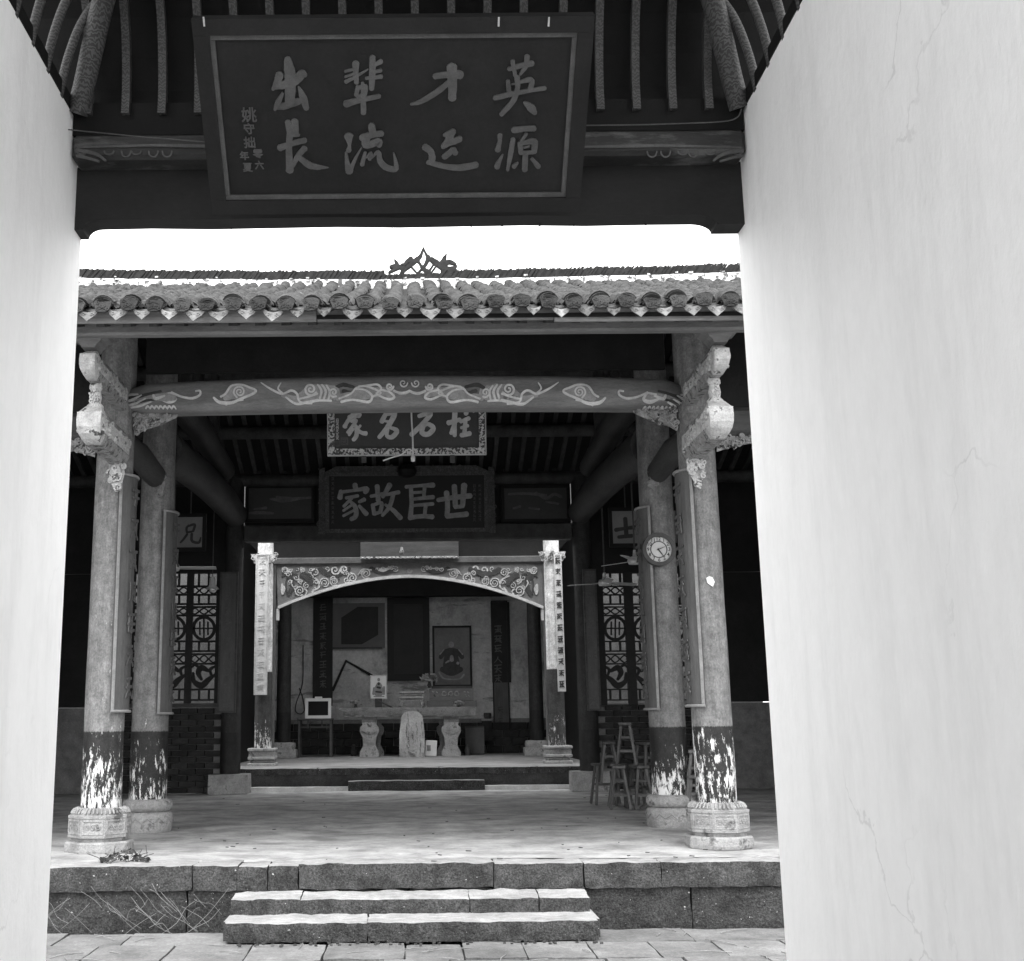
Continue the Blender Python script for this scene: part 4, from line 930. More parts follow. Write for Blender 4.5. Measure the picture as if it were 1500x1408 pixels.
# ---- long beams tying the post rows together on both sides
for sg in (-1, 1):
    za, zbm = P(262, 655, Y2).z, P(338, 752, Y3 - .3).z
    mb = MB(); path = []; rad = []
    for i in range(15):
        t = i / 14; path.append((sg * (XC + .06 * t), Y2 + .1 + (Y3 - Y2 - .2) * t, za + (zbm - za) * t + .10 * math.sin(t * math.pi))); rad.append(.235 - .03 * abs(2 * t - 1) ** 3)
    mb.tube(path, rad, 20); tb = mb.build('tie_beam', M['beam_in'], hall)
    mb = MB(); mb.tube([path[0], path[1], path[2]], [.25, .25, .245], 20); mb.build('beam_collar', M['beam_in'], tb)
    z2 = P(205, 672, 12.4).z
    mb = MB(); mb.tube([(sg * XC, Y1 + .1, z2 + .03), (sg * XC, (Y1 + Y2) / 2, z2 + .08), (sg * XC, Y2 - .1, z2 + .03)], [.12, .135, .12], 14, True, True, 1.15); mb.build('short_beam', M['beam_in'], hall)
    mb = MB(); z3 = za + .75; mb.tube([(sg * XC, Y2, z3), (sg * XC, 16, z3 + .1), (sg * XC, 18.6, z3)], [.16, .19, .16], 14); mb.build('upper_tie_beam', M['beam_in'], hall)
    for yy in (15.2, 16.0, 17.4):
        mb = MB(); mb.box((sg * XC, yy, (z3 + .1 + roof_z(yy) - .3) / 2), (.16, .22, roof_z(yy) - .3 - z3 - .1 + .1), None, .03); mb.build('king_block', M['beam_in'], hall)
    # small carved corbel under the tie beam on the second post
    f = Fr((sg * (XC - .205), Y2 - .02, P(208, 735, Y2).z), (0, 1 if sg < 0 else -1, 0), (0, 0, 1)) 
    f = wall_frame(Y2 - .19, sg * (XC - .06), P(205, 700, Y2).z); carving('corbel', f, [(-.05, .0), (.05, .0), (.06, -.12), (.02, -.26), (-.04, -.2)], hall, M['carve'], 70 + sg, 14, .03)
# ---- rear frame across the third row: rails, painted panels, baluster rail
YF = Y3 - .02
def rail(y0, y1, Y=YF, dep=.2, m='beam_in', w=5.7, nm='cross_rail', ch=.03):
    z0, z1 = P(600, y1, Y).z, P(600, y0, Y).z
    mb = MB(); mb.box((0, Y + dep / 2, (z0 + z1) / 2), (w, dep, z1 - z0), None, ch); return mb.build(nm, M[m], hall)
rail(767, 791, YF - .05, .24); rail(694, 709, YF - .03, .2); rail(655, 678, YF - .03, .2); rail(601, 618, YF + .02, .15)
mb = MB(); mb.box((0, YF + .16, (P(600, 767, YF).z + P(600, 700, YF).z) / 2), (5.7, .05, P(600, 700, YF).z - P(600, 767, YF).z - .004)); mb.build('back_board', M['wood_dark'], hall)
mb = MB(); zA, zB = P(600, 690, YF).z, P(600, 640, YF).z
mb.box((0, YF + .2, (zA + zB) / 2 + .25), (5.7, .04, zB - zA + .5)); mb.build('back_board', M['wood_dark'], hall)
for (x0, x1) in ((360, 461), (733, 836)):
    f = wall_frame(YF + .10); a0, b1 = f.px(x0, 711); a1, b0 = f.px(x1, 765)
    mb = MB(); mb.frect(f, a0, b0, a1, b1, -.02, .0); pp = mb.build('landscape_panel', M['plaque2'] if x0 > 500 else M['plaque2'], hall)
    mb = MB()
    for (p0, q0, p1, q1) in ((a0, b0, a1, b0 + .06), (a0, b1 - .06, a1, b1), (a0, b0 + .06, a0 + .06, b1 - .06), (a1 - .06, b0 + .06, a1, b1 - .06)): mb.frect(f, p0 + .001, q0 + .001, p1 - .001, q1 - .001, -.001, .03)
    mb.build('panel_frame', M['wood_dark'], pp)
    mb = MB(); ox = x0 - 360
    if x0 < 500: sts = [[(365, 752, 3), (380, 751, 5), (400, 752, 3)], [(372, 746, 2), (390, 744, 4)], [(396, 731, 3), (415, 733, 6), (440, 730, 4), (458, 729, 3)], [(405, 728, 3), (430, 731, 4)]]
    else: sts = [[(745, 724, 3), (770, 723, 4), (800, 726, 4)], [(785, 722, 4), (800, 730, 5), (812, 724, 4), (822, 728, 4)], [(752, 745, 3), (762, 742, 4)], [(775, 744, 3), (790, 746, 3)], [(800, 735, 3), (818, 738, 3)]]
    px_strokes(mb, f, (0, 0), 1, sts, .003, .0005, .15); mb.build('painted_scene', M['scene'], pp)
# balusters in the open rail above the plaque
for k in range(13):
    x = -2.6 + k * .433; zA, zB = P(600, 694, YF).z, P(600, 678, YF).z
    mb = MB(); mb.box((x, YF + .07, (zA + zB) / 2), (.10, .05, zB - zA), None, .01); mb.build('baluster', M['beam_in'], hall)
# ---- rear walls of the side bays: brick below, carved lattice above
Yw = Y3 + .12
bz_top = P(280, 1036, Yw).z
bm0 = MB(); bm0.box((0, 0, 0), (.27, .1, .088), None, .006); b0 = None
for sg in (-1, 1):
    x0, x1 = 3.16, 6.75
    mb = MB(); mb.box((sg * (x0 + x1) / 2, Yw + .075, bz_top / 2), (x1 - x0, .10, bz_top)); bw_ = mb.build('brick_wall', M['mortar'], hall)
    nr = int(bz_top / .1)
    for r_ in range(nr):
        xx = x0 + .14 - (.14 if r_ % 2 else 0)
        while xx < 5.3:
            if xx - .13 > x0 - .01:
                if b0 is None: b0 = bm0.build('brick', M['brick'], bw_, local=True); b0.location = Vector((sg * xx, Yw, .05 + r_ * .1)) - off
                else:
                    q = b0.copy(); COL.objects.link(q); q.parent = bw_; q.location = Vector((sg * xx, Yw + rnd.uniform(-.004, .004), .05 + r_ * .1)) - off
            xx += .282
    # lattice window
    ztop = P(280, 780, Yw).z
    f = wall_frame(Yw + .02); O = (840, 700); S_ = 160 / 644; mir = None if sg > 0 else 600
    def q_(x, y):
        X = O[0] + x * S_
        if mir: X = 1200 - X
        return f.px(X, O[1] + y * S_)
    lw = MB(); 
    def lr(x0_, y0_, x1_, y1_, d=.03):
        a0, b0_ = q_(x0_, y1_); a1, b1_ = q_(x1_, y0_); lw.frect(f, min(a0, a1), min(b0_, b1_), max(a0, a1), max(b0_, b1_), -d, d * .3 + rnd.uniform(0, .004))
    for p0 in (160, 335, 510, 685, 860):
        lr(p0 - 9, 560, p0 + 9, 1345, .05)
        if p0 == 860: continue
        for y in (560, 640, 690, 745, 762, 812, 965, 1022, 1040, 1097, 1248, 1310): lr(p0 + 9, y - 5, p0 + 166, y + 5)
        for (ya, yb) in ((690, 745), (965, 1022), (1248, 1310), (560, 640)):
            for xx in (58, 116): lr(p0 + xx - 5, ya, p0 + xx + 5, yb)
        cxp = p0 + 87
        def ls(pts, th=.03): px_strokes(lw, f, O, S_, [pts], th, -.02, .03, mirror=600 if mir else None)
        for (ya, yb) in ((764, 810), (1042, 1095), (640, 690)):
            for k in range(3):
                xx = p0 + 30 + 55 * k; ym = (ya + yb) / 2; ls([(xx - 25, ym, 8), (xx, ya + 6, 8), (xx + 25, ym, 8), (xx, yb - 6, 8), (xx - 25, ym, 8)])
        ls([(cxp + 62 * math.cos(a), 888 + 66 * math.sin(a), 18) for a in [2 * math.pi * k / 12 for k in range(13)]])
        for dx in (-24, 24): ls([(cxp + dx, 850, 9), (cxp + dx, 925, 9)])
        ls([(cxp - 50, 888, 9), (cxp + 50, 888, 9)]); ls([(cxp, 830, 9), (cxp, 945, 9)])
        ls([(p0 + 20, 1160, 14), (p0 + 60, 1190, 30), (p0 + 100, 1225, 38), (p0 + 145, 1200, 26), (p0 + 150, 1150, 14)]); ls([(p0 + 60, 1140, 18), (p0 + 100, 1120, 36), (p0 + 120, 1150, 30), (p0 + 100, 1190, 16)]); ls([(p0 + 15, 1110, 12), (p0 + 50, 1130, 18), (p0 + 40, 1170, 12)]); ls([(p0 + 110, 1120, 16), (p0 + 140, 1105, 14), (p0 + 160, 1120, 10)])
    lat = lw.build('lattice_window', M['lattice'], hall)
    mb = MB(); a0, b0_ = q_(150, 1350); a1, b1_ = q_(870, 1335); mb.frect(f, min(a0, a1), b0_, max(a0, a1), b1_, -.06, .06); mb.build('window_sill', M['wood_mid'], lat)
    a0, b0_ = q_(150, 560); zt_ = b0_
    mb = MB(); mb.box((sg * (x0 + x1) / 2, Yw + .08, (zt_ + 5.4) / 2), (x1 - x0, .1, 5.4 - zt_)); mb.build('upper_panel', M['wood_dark'], hall)
    # end jamb beyond the lattice, gable wall, wall post strips
    aE = max(abs(q_(870, 900)[0]), 0); mb = MB(); mb.box((sg * (aE + x1) / 2, Yw + .08, (bz_top + zt_) / 2), (x1 - aE, .1, zt_ - bz_top - .02)); mb.build('upper_panel', M['wood_dark'], hall)
    mb = MB(); mb.box((sg * 6.9, 15.3, 2.35), (.3, 10.6, 4.7)); mb.add([(sg * 6.76, 10.0, 4.7), (sg * 6.76, 16, 7.1), (sg * 6.76, 20.6, 5.2), (sg * 6.76, 20.6, 4.7), (sg * 7.04, 10.0, 4.7), (sg * 7.04, 16, 7.1), (sg * 7.04, 20.6, 5.2), (sg * 7.04, 20.6, 4.7)], [(0, 1, 2, 3), (4, 7, 6, 5), (0, 4, 5, 1), (1, 5, 6, 2), (2, 6, 7, 3)])
    mb.build('gable_wall', M['brick'], hall)

# ================================================================== THE SHRINE BEYOND THE LIGHT WELL
Y4, Y5, YB = 22.35, 26.75, 29.0
shr = thing('rear_shrine', 'raised rear shrine with pale posts and dragon painted arch behind a narrow light well', 'shrine', (0, 25.5, ZS))
def spost(x, y, r, z1, m, nm='column'):
    mb = MB(); mb.lathe((x, y, 0), [(r, ZS + .3), (r * .99, 1.5), (r * .95, 3), (r * .92, z1)], 24); return mb.build(nm, m, shr)
for sg in (-1, 1):
    c = spost(sg * 2.71, Y4, .165, 4.9, M['column_shrine'])
    mb = MB()
    for (z, h, w) in ((ZS + .03, .07, .50), (ZS + .09, .05, .42), (ZS + .15, .06, .49), (ZS + .22, .1, .46), (ZS + .3, .06, .50)): mb.box((sg * 2.71, Y4, z), (w, w, h - .004), None, .012)
    mb.build('layered_base', M['stone_pale'], c)
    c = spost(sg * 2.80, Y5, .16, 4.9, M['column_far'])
    mb = MB(); mb.rough((sg * 2.8, Y5, ZS + .1), (.62, .5, .2), .1, .01, 6, .04, 3 + sg); mb.rough((sg * 2.8, Y5, ZS + .26), (.54, .44, .17), .1, .01, 6, .05, 5 + sg); mb.build('base_block', M['stone_pale'], c)
    # inner frame posts of the arch
    f = wall_frame(Y4); a, b = f.px(400 if sg < 0 else 799.5, 900)
    mb = MB(); mb.box((a, Y4 + .02, (ZS + f.px(600, 812)[1]) / 2), (.10, .12, f.px(600, 812)[1] - ZS), None, .012); mb.build('arch_post', M['arch_frame'], shr)
    f2 = wall_frame(Y4 - .17, sg * 2.71, 4.1)
    carving('capital_carving', f2, [(-.26, .16), (.26, .16), (.2, -.02), (-.2, -.02)], c, M['carve_tip'], 90 + sg, 16, .03)
    # side walls of the shrine and the limewashed wall facing the lattice
    mb = MB(); mb.box((sg * 3.45, (Y4 + YB) / 2 + .1, 2.6), (.2, YB - Y4 + .2, 4.5)); mb.build('side_wall', M['wood_dark'], shr)
    mb = MB(); mb.box((sg * 5.05, Y4 + .1, 2.5), (3.0, .2, 5.1)); mb.build('court_wall', M['court'], shr)
fA = wall_frame(Y4 - .02); o_ = []
for k in range(25):
    t = k / 24; X = 407 + (796 - 407) * t; yv = 846 + (892 - 846) * abs(2 * t - 1) ** 1.85; o_.append(fA.px(X, yv))
aT0, bT0 = fA.px(405, 827); aT1, bT1 = fA.px(797, 825)
o_ = [(a, b) for a, b in o_] + [(aT1, bT0), (aT0, bT0)]
mb = MB(); mb.prism(fA, o_, -.04, 0); arch = mb.build('arch_panel', M['arch'], shr)
mb = MB(); vs = []
edge = o_[:25]
for (a, b) in edge: vs += [fA.p(a, b - .004, .025), fA.p(a, b + .05, .025), fA.p(a, b + .05, -.06), fA.p(a, b - .004, -.06)]
mb.add(vs, [(i * 4 + k, (i + 1) * 4 + k, (i + 1) * 4 + (k + 1) % 4, i * 4 + (k + 1) % 4) for i in range(24) for k in range(4)]); mb.build('arch_edge', M['relief'], arch)
mb = MB(); mb.box((0, Y4, bT0 + .06), (aT1 - aT0 + .2, .12, .12), None, .01); mb.build('arch_rail', M['arch_frame'], shr)
OA = (400, 810); SA = .14
WH = [spiral(130, 180, 42, 1.8, 12, 0), spiral(280, 395, 55, 1.8, 13, 1), spiral(440, 205, 46, 1.8, 11, 2), spiral(540, 315, 56, 2, 12, 3), spiral(640, 300, 46, 2, 11, 1), spiral(770, 285, 34, 1.5, 12, 0), spiral(830, 262, 56, 1.9, 13, 2), spiral(975, 215, 58, 2.1, 11, 1),
      spiral(650, 180, 50, 1.4, 18, 0), spiral(745, 172, 40, 1.3, 20, 2), [(1085, 160, 16), (1120, 178, 30), (1160, 182, 36), (1215, 160, 20)], [(95, 330, 20), (105, 380, 48), (100, 430, 24)], [(360, 255, 10), (400, 245, 14), (470, 290, 18), (480, 360, 16), (430, 390, 14)], [(330, 375, 14), (355, 400, 14), (340, 440, 12)], [(200, 290, 10), (190, 320, 12), (215, 360, 10)], [(410, 410, 20), (440, 370, 22)], [(890, 230, 10), (940, 170, 12), (1030, 180, 10)]]
sr = random.Random(21)
for k in range(26):
    x_ = sr.uniform(90, 1330); lim = 150 + 300 * (1 - x_ / 1425) ** 1.85 + 20
    y_ = sr.uniform(150, max(160, lim)); WH.append(spiral(x_, y_, sr.uniform(18, 34), sr.uniform(1, 1.6), 9, sr.uniform(0, 6), 1, sr.choice((-1, 1))))
DKA = [[(110, 200, 50), (180, 260, 60), (200, 350, 50), (160, 440, 40)], [(480, 170, 40), (590, 220, 60), (700, 210, 60), (800, 165, 40)], [(1020, 160, 36), (1120, 195, 46), (1260, 170, 36)], [(300, 230, 50), (380, 280, 60), (400, 330, 40)],
       [(95, 250, 14), (150, 215, 24), (240, 225, 22), (300, 290, 20), (360, 380, 12)], [(150, 250, 10), (135, 320, 14), (145, 430, 12)], [(500, 155, 14), (560, 205, 26), (640, 245, 24), (720, 215, 22), (800, 155, 16)], [(1035, 150, 16), (1090, 200, 24), (1180, 215, 24), (1270, 180, 14)], [(230, 440, 10), (290, 430, 14), (330, 405, 10)], [(330, 210, 10), (380, 235, 14), (440, 255, 10)], [(680, 230, 10), (690, 280, 12)]]
for mir in (None, 600):
    for st_ in WH: mb = MB(); px_strokes(mb, fA, OA, SA, [st_], .010, .001, .08, mirror=mir); mb.build('cloud_relief', M['carve_tip'], arch)
    for st_ in DKA: mb = MB(); px_strokes(mb, fA, OA, SA, [st_], .007, .001, .15, mirror=mir); mb.build('dragon_relief', M['relief_dark'], arch)
mb = MB(); px_strokes(mb, fA, OA, SA, [spiral(1425, 185, 26, 1, 22, 0)], .008, .001); mb.build('pearl_relief', M['relief_mid'], arch)
for sg, X in ((-1, 407), (1, 795)):
    mb = MB(); a, b = fA.px(X, 893); mb.box((a + sg * .0, Y4 - .01, b - .10), (.06, .05, .22), None, .012); mb.build('arch_foot', M['relief'], arch)
# roof of the shrine, cross beam, back wall with brick dado
def shrine_z(y): return 5.06 + (y - 22.32) * .39 if y < 25.5 else 6.3 - (y - 25.5) * .34
mb = MB()
for (x0, x1, ya, yb) in ((-5.6, -2.3, 22.32, 25.5), (2.3, 5.6, 22.32, 25.5), (-2.298, 2.298, 22.32, 22.62), (-2.298, 2.298, 23.95, 25.5), (-5.6, 5.6, 25.502, 29.6)):   # the gap is an added, unseen opening that lights the altar
    vs = [(x, y, shrine_z(y) + d) for d in (0, .12) for (x, y) in ((x0, ya), (x1, ya), (x1, yb), (x0, yb))]
    mb.add(vs, [(0, 3, 2, 1), (4, 5, 6, 7), (0, 1, 5, 4), (1, 2, 6, 5), (2, 3, 7, 6), (3, 0, 4, 7)])
mb.build('shrine_roof', M['roofboard'], shr)
zz = fA.px(600, 790)[1]
mb = MB(); mb.box((0, Y4 + .02, bT0 + .13 + .25), (5.4, .08, .5)); mb.build('frieze_board', M['wood_dark'], shr)
mb = MB(); mb.box((0, Y4 + .02, 4.78), (6.4, .26, .3), None, .04); mb.build('cross_beam', M['beam_in'], shr)
zq = P(600, 874, YB - .3).z
mb = MB(); mb.box((0, YB - .2, (zq + 5.0) / 2), (6.7, .2, 5.0 - zq), None, .02); mb.build('wall_beam', M['wood_dark'], shr)
mb = MB(); zd = P(780, 1052, YB).z
mb.box((0, YB + .12, (zd + 5.2) / 2), (7.0, .2, 5.2 - zd)); mb.build('back_wall', M['plaster'], shr)
mb = MB(); mb.box((0, YB + .13, (ZS + zd) / 2), (7.0, .2, zd - ZS)); dado = mb.build('dado_wall', M['mortar'], shr)
offs = Vector(shr.location); bb = MB(); bb.box((0, 0, 0), (.38, .1, .17), None, .01); b1 = None
for r_ in range(int((zd - ZS) / .18)):
    xx = -3.2 + (.2 if r_ % 2 else 0)
    while xx < 3.3:
        loc = Vector((xx, YB + .0, ZS + .1 + r_ * .18))
        if b1 is None: b1 = bb.build('brick', M['brick'], dado, local=True); b1.location = loc - offs
        else: q = b1.copy(); COL.objects.link(q); q.parent = dado; q.location = loc - offs
        xx += .4

# ================================================================== THINGS HUNG IN THE HALL
def flat_thing(name, label, cat, fr, rect, depth, m, group=None):
    """a board hung against the frame fr; rect in photo pixels"""
    a0, b1 = fr.px(rect[0], rect[1]); a1, b0 = fr.px(rect[2], rect[3])
    t = thing(name, label, cat, fr.p((a0 + a1) / 2, b0, 0), group)
    mb = MB(); mb.frect(fr, a0, b0, a1, b1, -depth, 0); return t, mb.build('board', m, t), (a0, b0, a1, b1)
def framed(t, fr, r, w, h0, h1, m, nm='frame_rail', nm2='frame_stile'):
    a0, b0, a1, b1 = r
    for n_, q in ((nm, (a0, b0, a1, b0 + w)), (nm, (a0, b1 - w, a1, b1)), (nm2, (a0, b0 + w + .0005, a0 + w, b1 - w - .0005)), (nm2, (a1 - w, b0 + w + .0005, a1, b1 - w - .0005))):
        mb = MB(); mb.frect(fr, *q, h0, h1); mb.build(n_, m, t)
# plaque of four characters hung behind the front beam
fr2, w2_, h2_ = plaque_frame((480, 667), (712, 663), (479, 588), (713, 584), Y2 + .35)
fr2 = Fr(fr2.o, (1, 0, 0), (0, -.10, 1))
t, bd, r = flat_thing('name_plaque', 'grey plaque with four pale characters in a bright fretted frame behind the beam', 'plaque', fr2, (481, 578, 711, 665), .05, M['plaque2'])
framed(t, fr2, r, .075, -.001, .03, M['fretframe'])
a0, b0, a1, b1 = r
mb = MB()
for q in ((a0 - .012, b0 - .012, a1 + .012, b0), (a0 - .012, b0, a0, b1), (a1, b0, a1 + .012, b1)): mb.frect(fr2, *q, -.04, .034)
mb.build('frame_rim', M['gilt2'], t)
C_ = (475, 590); S2 = 245 / 1500
CH2 = [[[(258, 70, 56), (268, 112, 52)], [(228, 145, 40), (200, 182, 34), (184, 216, 44)], [(222, 132, 38), (300, 106, 62), (308, 124, 40)], [(242, 168, 30), (286, 160, 34), (250, 215, 28), (210, 268, 30)], [(255, 200, 22), (285, 215, 34), (290, 290, 40), (262, 334, 36)], [(262, 235, 22), (222, 290, 26)], [(325, 205, 22), (292, 245, 28)], [(300, 248, 34), (340, 272, 34), (375, 276, 42)]],
       [[(552, 98, 38), (515, 172, 44)], [(552, 104, 36), (630, 96, 48), (575, 208, 46), (492, 312, 36)], [(545, 165, 22), (580, 172, 24)], [(570, 228, 32), (562, 296, 36), (610, 308, 42), (652, 252, 42), (592, 224, 28)]],
       [[(848, 122, 36), (955, 92, 46), (882, 190, 42), (782, 288, 46)], [(892, 210, 36), (876, 268, 46), (930, 284, 46), (978, 230, 46), (932, 192, 36), (894, 212, 24)]],
       [[(1112, 182, 46), (1218, 152, 36)], [(1172, 84, 48), (1166, 200, 46), (1170, 296, 38)], [(1164, 192, 30), (1138, 276, 36)], [(1268, 90, 46), (1277, 96, 46)], [(1222, 172, 32), (1298, 140, 38)], [(1228, 226, 28), (1288, 206, 32)], [(1228, 292, 42), (1306, 276, 46)], [(1266, 160, 38), (1256, 280, 38)]]]
for sts in CH2:
    mb = MB(); px_strokes(mb, fr2, C_, S2, sts, .006, .0, .05); mb.build('character', M['gilt2'], t)
mb = MB(); u2 = fr2.px(601, 640)[0] - fr2.px(600, 640)[0]
for k in range(6): a, b = fr2.px(494, 616 + 5.2 * k); mb = MB(); pseudo(mb, fr2, a, b, 5 * u2, k, .002, 0, .16); mb.build('small_character', M['gilt2'], t)
for k in range(3): a, b = fr2.px(694, 594 + 4.5 * k); mb = MB(); pseudo(mb, fr2, a, b, 4.6 * u2, k + 9, .002, 0, .16); mb.build('small_character', M['gilt2'], t)
mb = MB()
for (x0, y0, x1, y1) in ((499, 641, 510, 652), (490, 646, 498, 654)):
    a0, b1 = fr2.px(x0, y0); a1, b0 = fr2.px(x1, y1); w = .012
    for q in ((a0, b0, a1, b0 + w), (a0, b1 - w, a1, b1), (a0, b0 + w, a0 + w, b1 - w), (a1 - w, b0 + w, a1, b1 - w)): mb.frect(fr2, *q, -.001, .004)
    pseudo(mb, fr2, (a0 + a1) / 2, (b0 + b1) / 2, (a1 - a0) * .7, int(x0), .002, 0, .14)
mb.build('seal', M['gilt'], t)
for x in (533, 662.5):
    a, b = fr2.px(x, 668); a2, b2 = fr2.px(x, 678); mb = MB(); mb.frect(fr2, a - .028, b2, a + .028, b + .01, -.03, .02); mb.build('support_peg', M['wood_mid'], t)
# older black plaque on the rear frame, with a carved surround
fr3 = Fr((0, YF - .12, P(600, 780, YF).z), (1, 0, 0), (0, -.16, 1))
t, bd, r = flat_thing('name_plaque', 'old black plaque with four bold grey characters in a carved surround on the rear frame', 'plaque', fr3, (476, 692, 716, 779), .05, M['plaque3'])
framed(t, fr3, r, .07, -.001, .03, M['fretframe_old'])
a0, b0, a1, b1 = r
for (tri, sd) in (([(a0 - .12, b0 - .02), (a0 - .005, b0 - .02), (a0 - .005, b1 + .08), (a0 - .1, b1 + .05)], 1), ([(a1 + .12, b0 - .02), (a1 + .005, b0 - .02), (a1 + .005, b1 + .08), (a1 + .1, b1 + .05)], 2), ([(a0, b1 + .004), (a1, b1 + .004), (a1 - .2, b1 + .1), (a0 + .2, b1 + .1)], 3)):
    carving('carved_surround', fr3, tri, t, M['fretframe_old'], 100 + sd, 26, .03)
mb = MB(); a, b = fr3.px(596, 690); mb.lathe((fr3.p(a, b, .06)), [(.02, -.12), (.14, -.08), (.17, 0), (.13, .09), (.03, .13)], 12, False); mb.build('crest_boss', M['wood_dark'], t)
D_ = (465, 680); S3 = 260 / 1500
CH3 = [[[(316, 172, 42), (325, 212, 46)], [(200, 228, 36), (190, 286, 46)], [(204, 236, 30), (310, 222, 26), (415, 208, 42), (402, 238, 40)], [(242, 286, 28), (342, 268, 28)], [(290, 288, 26), (222, 358, 26)], [(272, 312, 22), (318, 360, 38), (325, 436, 42), (284, 466, 36)], [(290, 346, 22), (218, 394, 22)], [(310, 390, 22), (218, 438, 22)], [(398, 298, 36), (352, 320, 26)], [(352, 352, 26), (415, 422, 42)]],
       [[(452, 272, 28), (552, 252, 32)], [(505, 184, 42), (514, 308, 40)], [(466, 342, 32), (480, 422, 36)], [(472, 346, 26), (542, 328, 32), (530, 408, 36)], [(482, 420, 32), (528, 406, 26)], [(612, 174, 46), (552, 278, 32)], [(582, 258, 26), (688, 238, 36)], [(640, 258, 36), (610, 358, 36), (548, 436, 26)], [(572, 342, 22), (640, 390, 36), (704, 456, 42)]],
       [[(748, 192, 32), (870, 182, 28), (980, 178, 46)], [(790, 194, 36), (795, 330, 36), (786, 446, 42)], [(905, 194, 32), (900, 278, 30)], [(802, 242, 26), (900, 235, 24)], [(802, 296, 26), (980, 278, 36)], [(806, 350, 26), (976, 336, 32)], [(916, 342, 32), (906, 428, 32)], [(778, 454, 42), (880, 440, 36), (974, 446, 42)]],
       [[(1018, 304, 36), (1150, 282, 42), (1294, 268, 46)], [(1090, 238, 46), (1100, 350, 42), (1095, 436, 42)], [(1156, 184, 46), (1166, 358, 42)], [(1240, 176, 52), (1226, 352, 42)], [(1162, 364, 32), (1232, 356, 32)], [(1092, 440, 42), (1264, 422, 46)]]]
for sts in CH3:
    mb = MB(); px_strokes(mb, fr3, D_, S3, sts, .006, 0, .05); mb.build('character', M['gilt3'], t)
mb = MB(); u3 = fr3.px(601, 740)[0] - fr3.px(600, 740)[0]
for c_, x in enumerate((695, 703, 711)):
    for k in range(9): a, b = fr3.px(x, 712 + 6.2 * k); mb = MB(); pseudo(mb, fr3, a, b, 5 * u3, c_ * 20 + k, .002, 0, .12); mb.build('small_character', M['fretframe_old'], t)
for k in range(10): a, b = fr3.px(487.5, 702 + 7 * k); mb = MB(); pseudo(mb, fr3, a, b, 5 * u3, 200 + k, .002, 0, .12); mb.build('small_character', M['fretframe_old'], t)
# blank sign board below it, with a bulb hanging in front
frs = wall_frame(Y4 - .3)
frs = wall_frame(Y4 - .12)
t, bd, r = flat_thing('sign_board', 'blank mid grey horizontal board with a scalloped lower edge above the painted arch', 'board', frs, (528, 792, 672, 817), .04, M['wood_mid'])
a0, b0, a1, b1 = r; mb = MB(); mb.frect(frs, a0, b0 - .01, a1, b0 + .035, -.045, .012)
for k in range(22): x = a0 + (a1 - a0) * (k + .5) / 22; mb.lathe(frs.p(x, b0 + .005, .012), [(.005, -.02), (.03, 0), (.005, .02)], 6, False)
mb.build('lower_moulding', M['carve'], t)
for x in (545, 655): a, b = frs.px(x, 790); mb = MB(); mb.frect(frs, a - .02, b1 - .02, a + .02, b1 + .45, -.035, -.005); mb.build('hanger', M['iron'], t)
def bulb(name, label, px, py0, py1, Y, m_cord, r=.035, m_b='bright_metal', shade=False):
    q0, q1 = P(px, py0, Y), P(px, py1, Y); t = thing(name, label, 'lamp', q1)
    mb = MB(); mb.tube([(q1.x, Y, q0.z), (q1.x, Y, q1.z + .03)], .006, 6); mb.build('flex', M[m_cord], t)
    mb = MB(); mb.lathe((q1.x, Y, q1.z), [(.004, -r * 1.3), (r * .8, -r), (r, -.2 * r), (r * .6, r), (r * .45, r * 1.8)], 14); mb.build('bulb', M[m_b], t)
    if shade: mb = MB(); mb.lathe((q1.x, Y, q1.z), [(.11, -.01), (.10, .0), (.05, .05), (.045, .16), (.03, .18)], 18); mb.build('lamp_shade', M['bright_metal'], t)
    return t
bulb('hanging_bulb', 'small bare bulb hanging in front of the blank sign board', 588.5, 760, 808, Y4 - .45, 'iron', .045, 'carve')
# cord with a pear switch hanging in front of the first plaque
yc = Y2 - .3; q = [P(602.5, 598, yc), P(603, 615, yc), P(604.5, 640, yc), P(605, 666, yc)]
t = thing('pull_cord', 'pale pull cord with a pear switch hanging before the four character plaque', 'cord', q[-1])
mb = MB(); mb.tube(catmull([tuple(v) for v in ([Vector((q[0].x, yc, q[0].z + .25))] + q)], 5), .010, 6); mb.build('cord', M['cord'], t)
mb = MB(); mb.lathe((q[-1].x, yc, q[-1].z - .04), [(.005, -.045), (.022, -.04), (.026, .0), (.018, .035), (.008, .045)], 14); mb.build('switch', M['cord'], t)
mb = MB(); mb.tube(catmull([tuple(P(x, y, yc)) for x, y in ((604, 661), (600, 658.5), (596, 659), (588, 666), (575, 670), (561, 675))], 5), .009, 6); mb.build('loose_end', M['cord'], t)
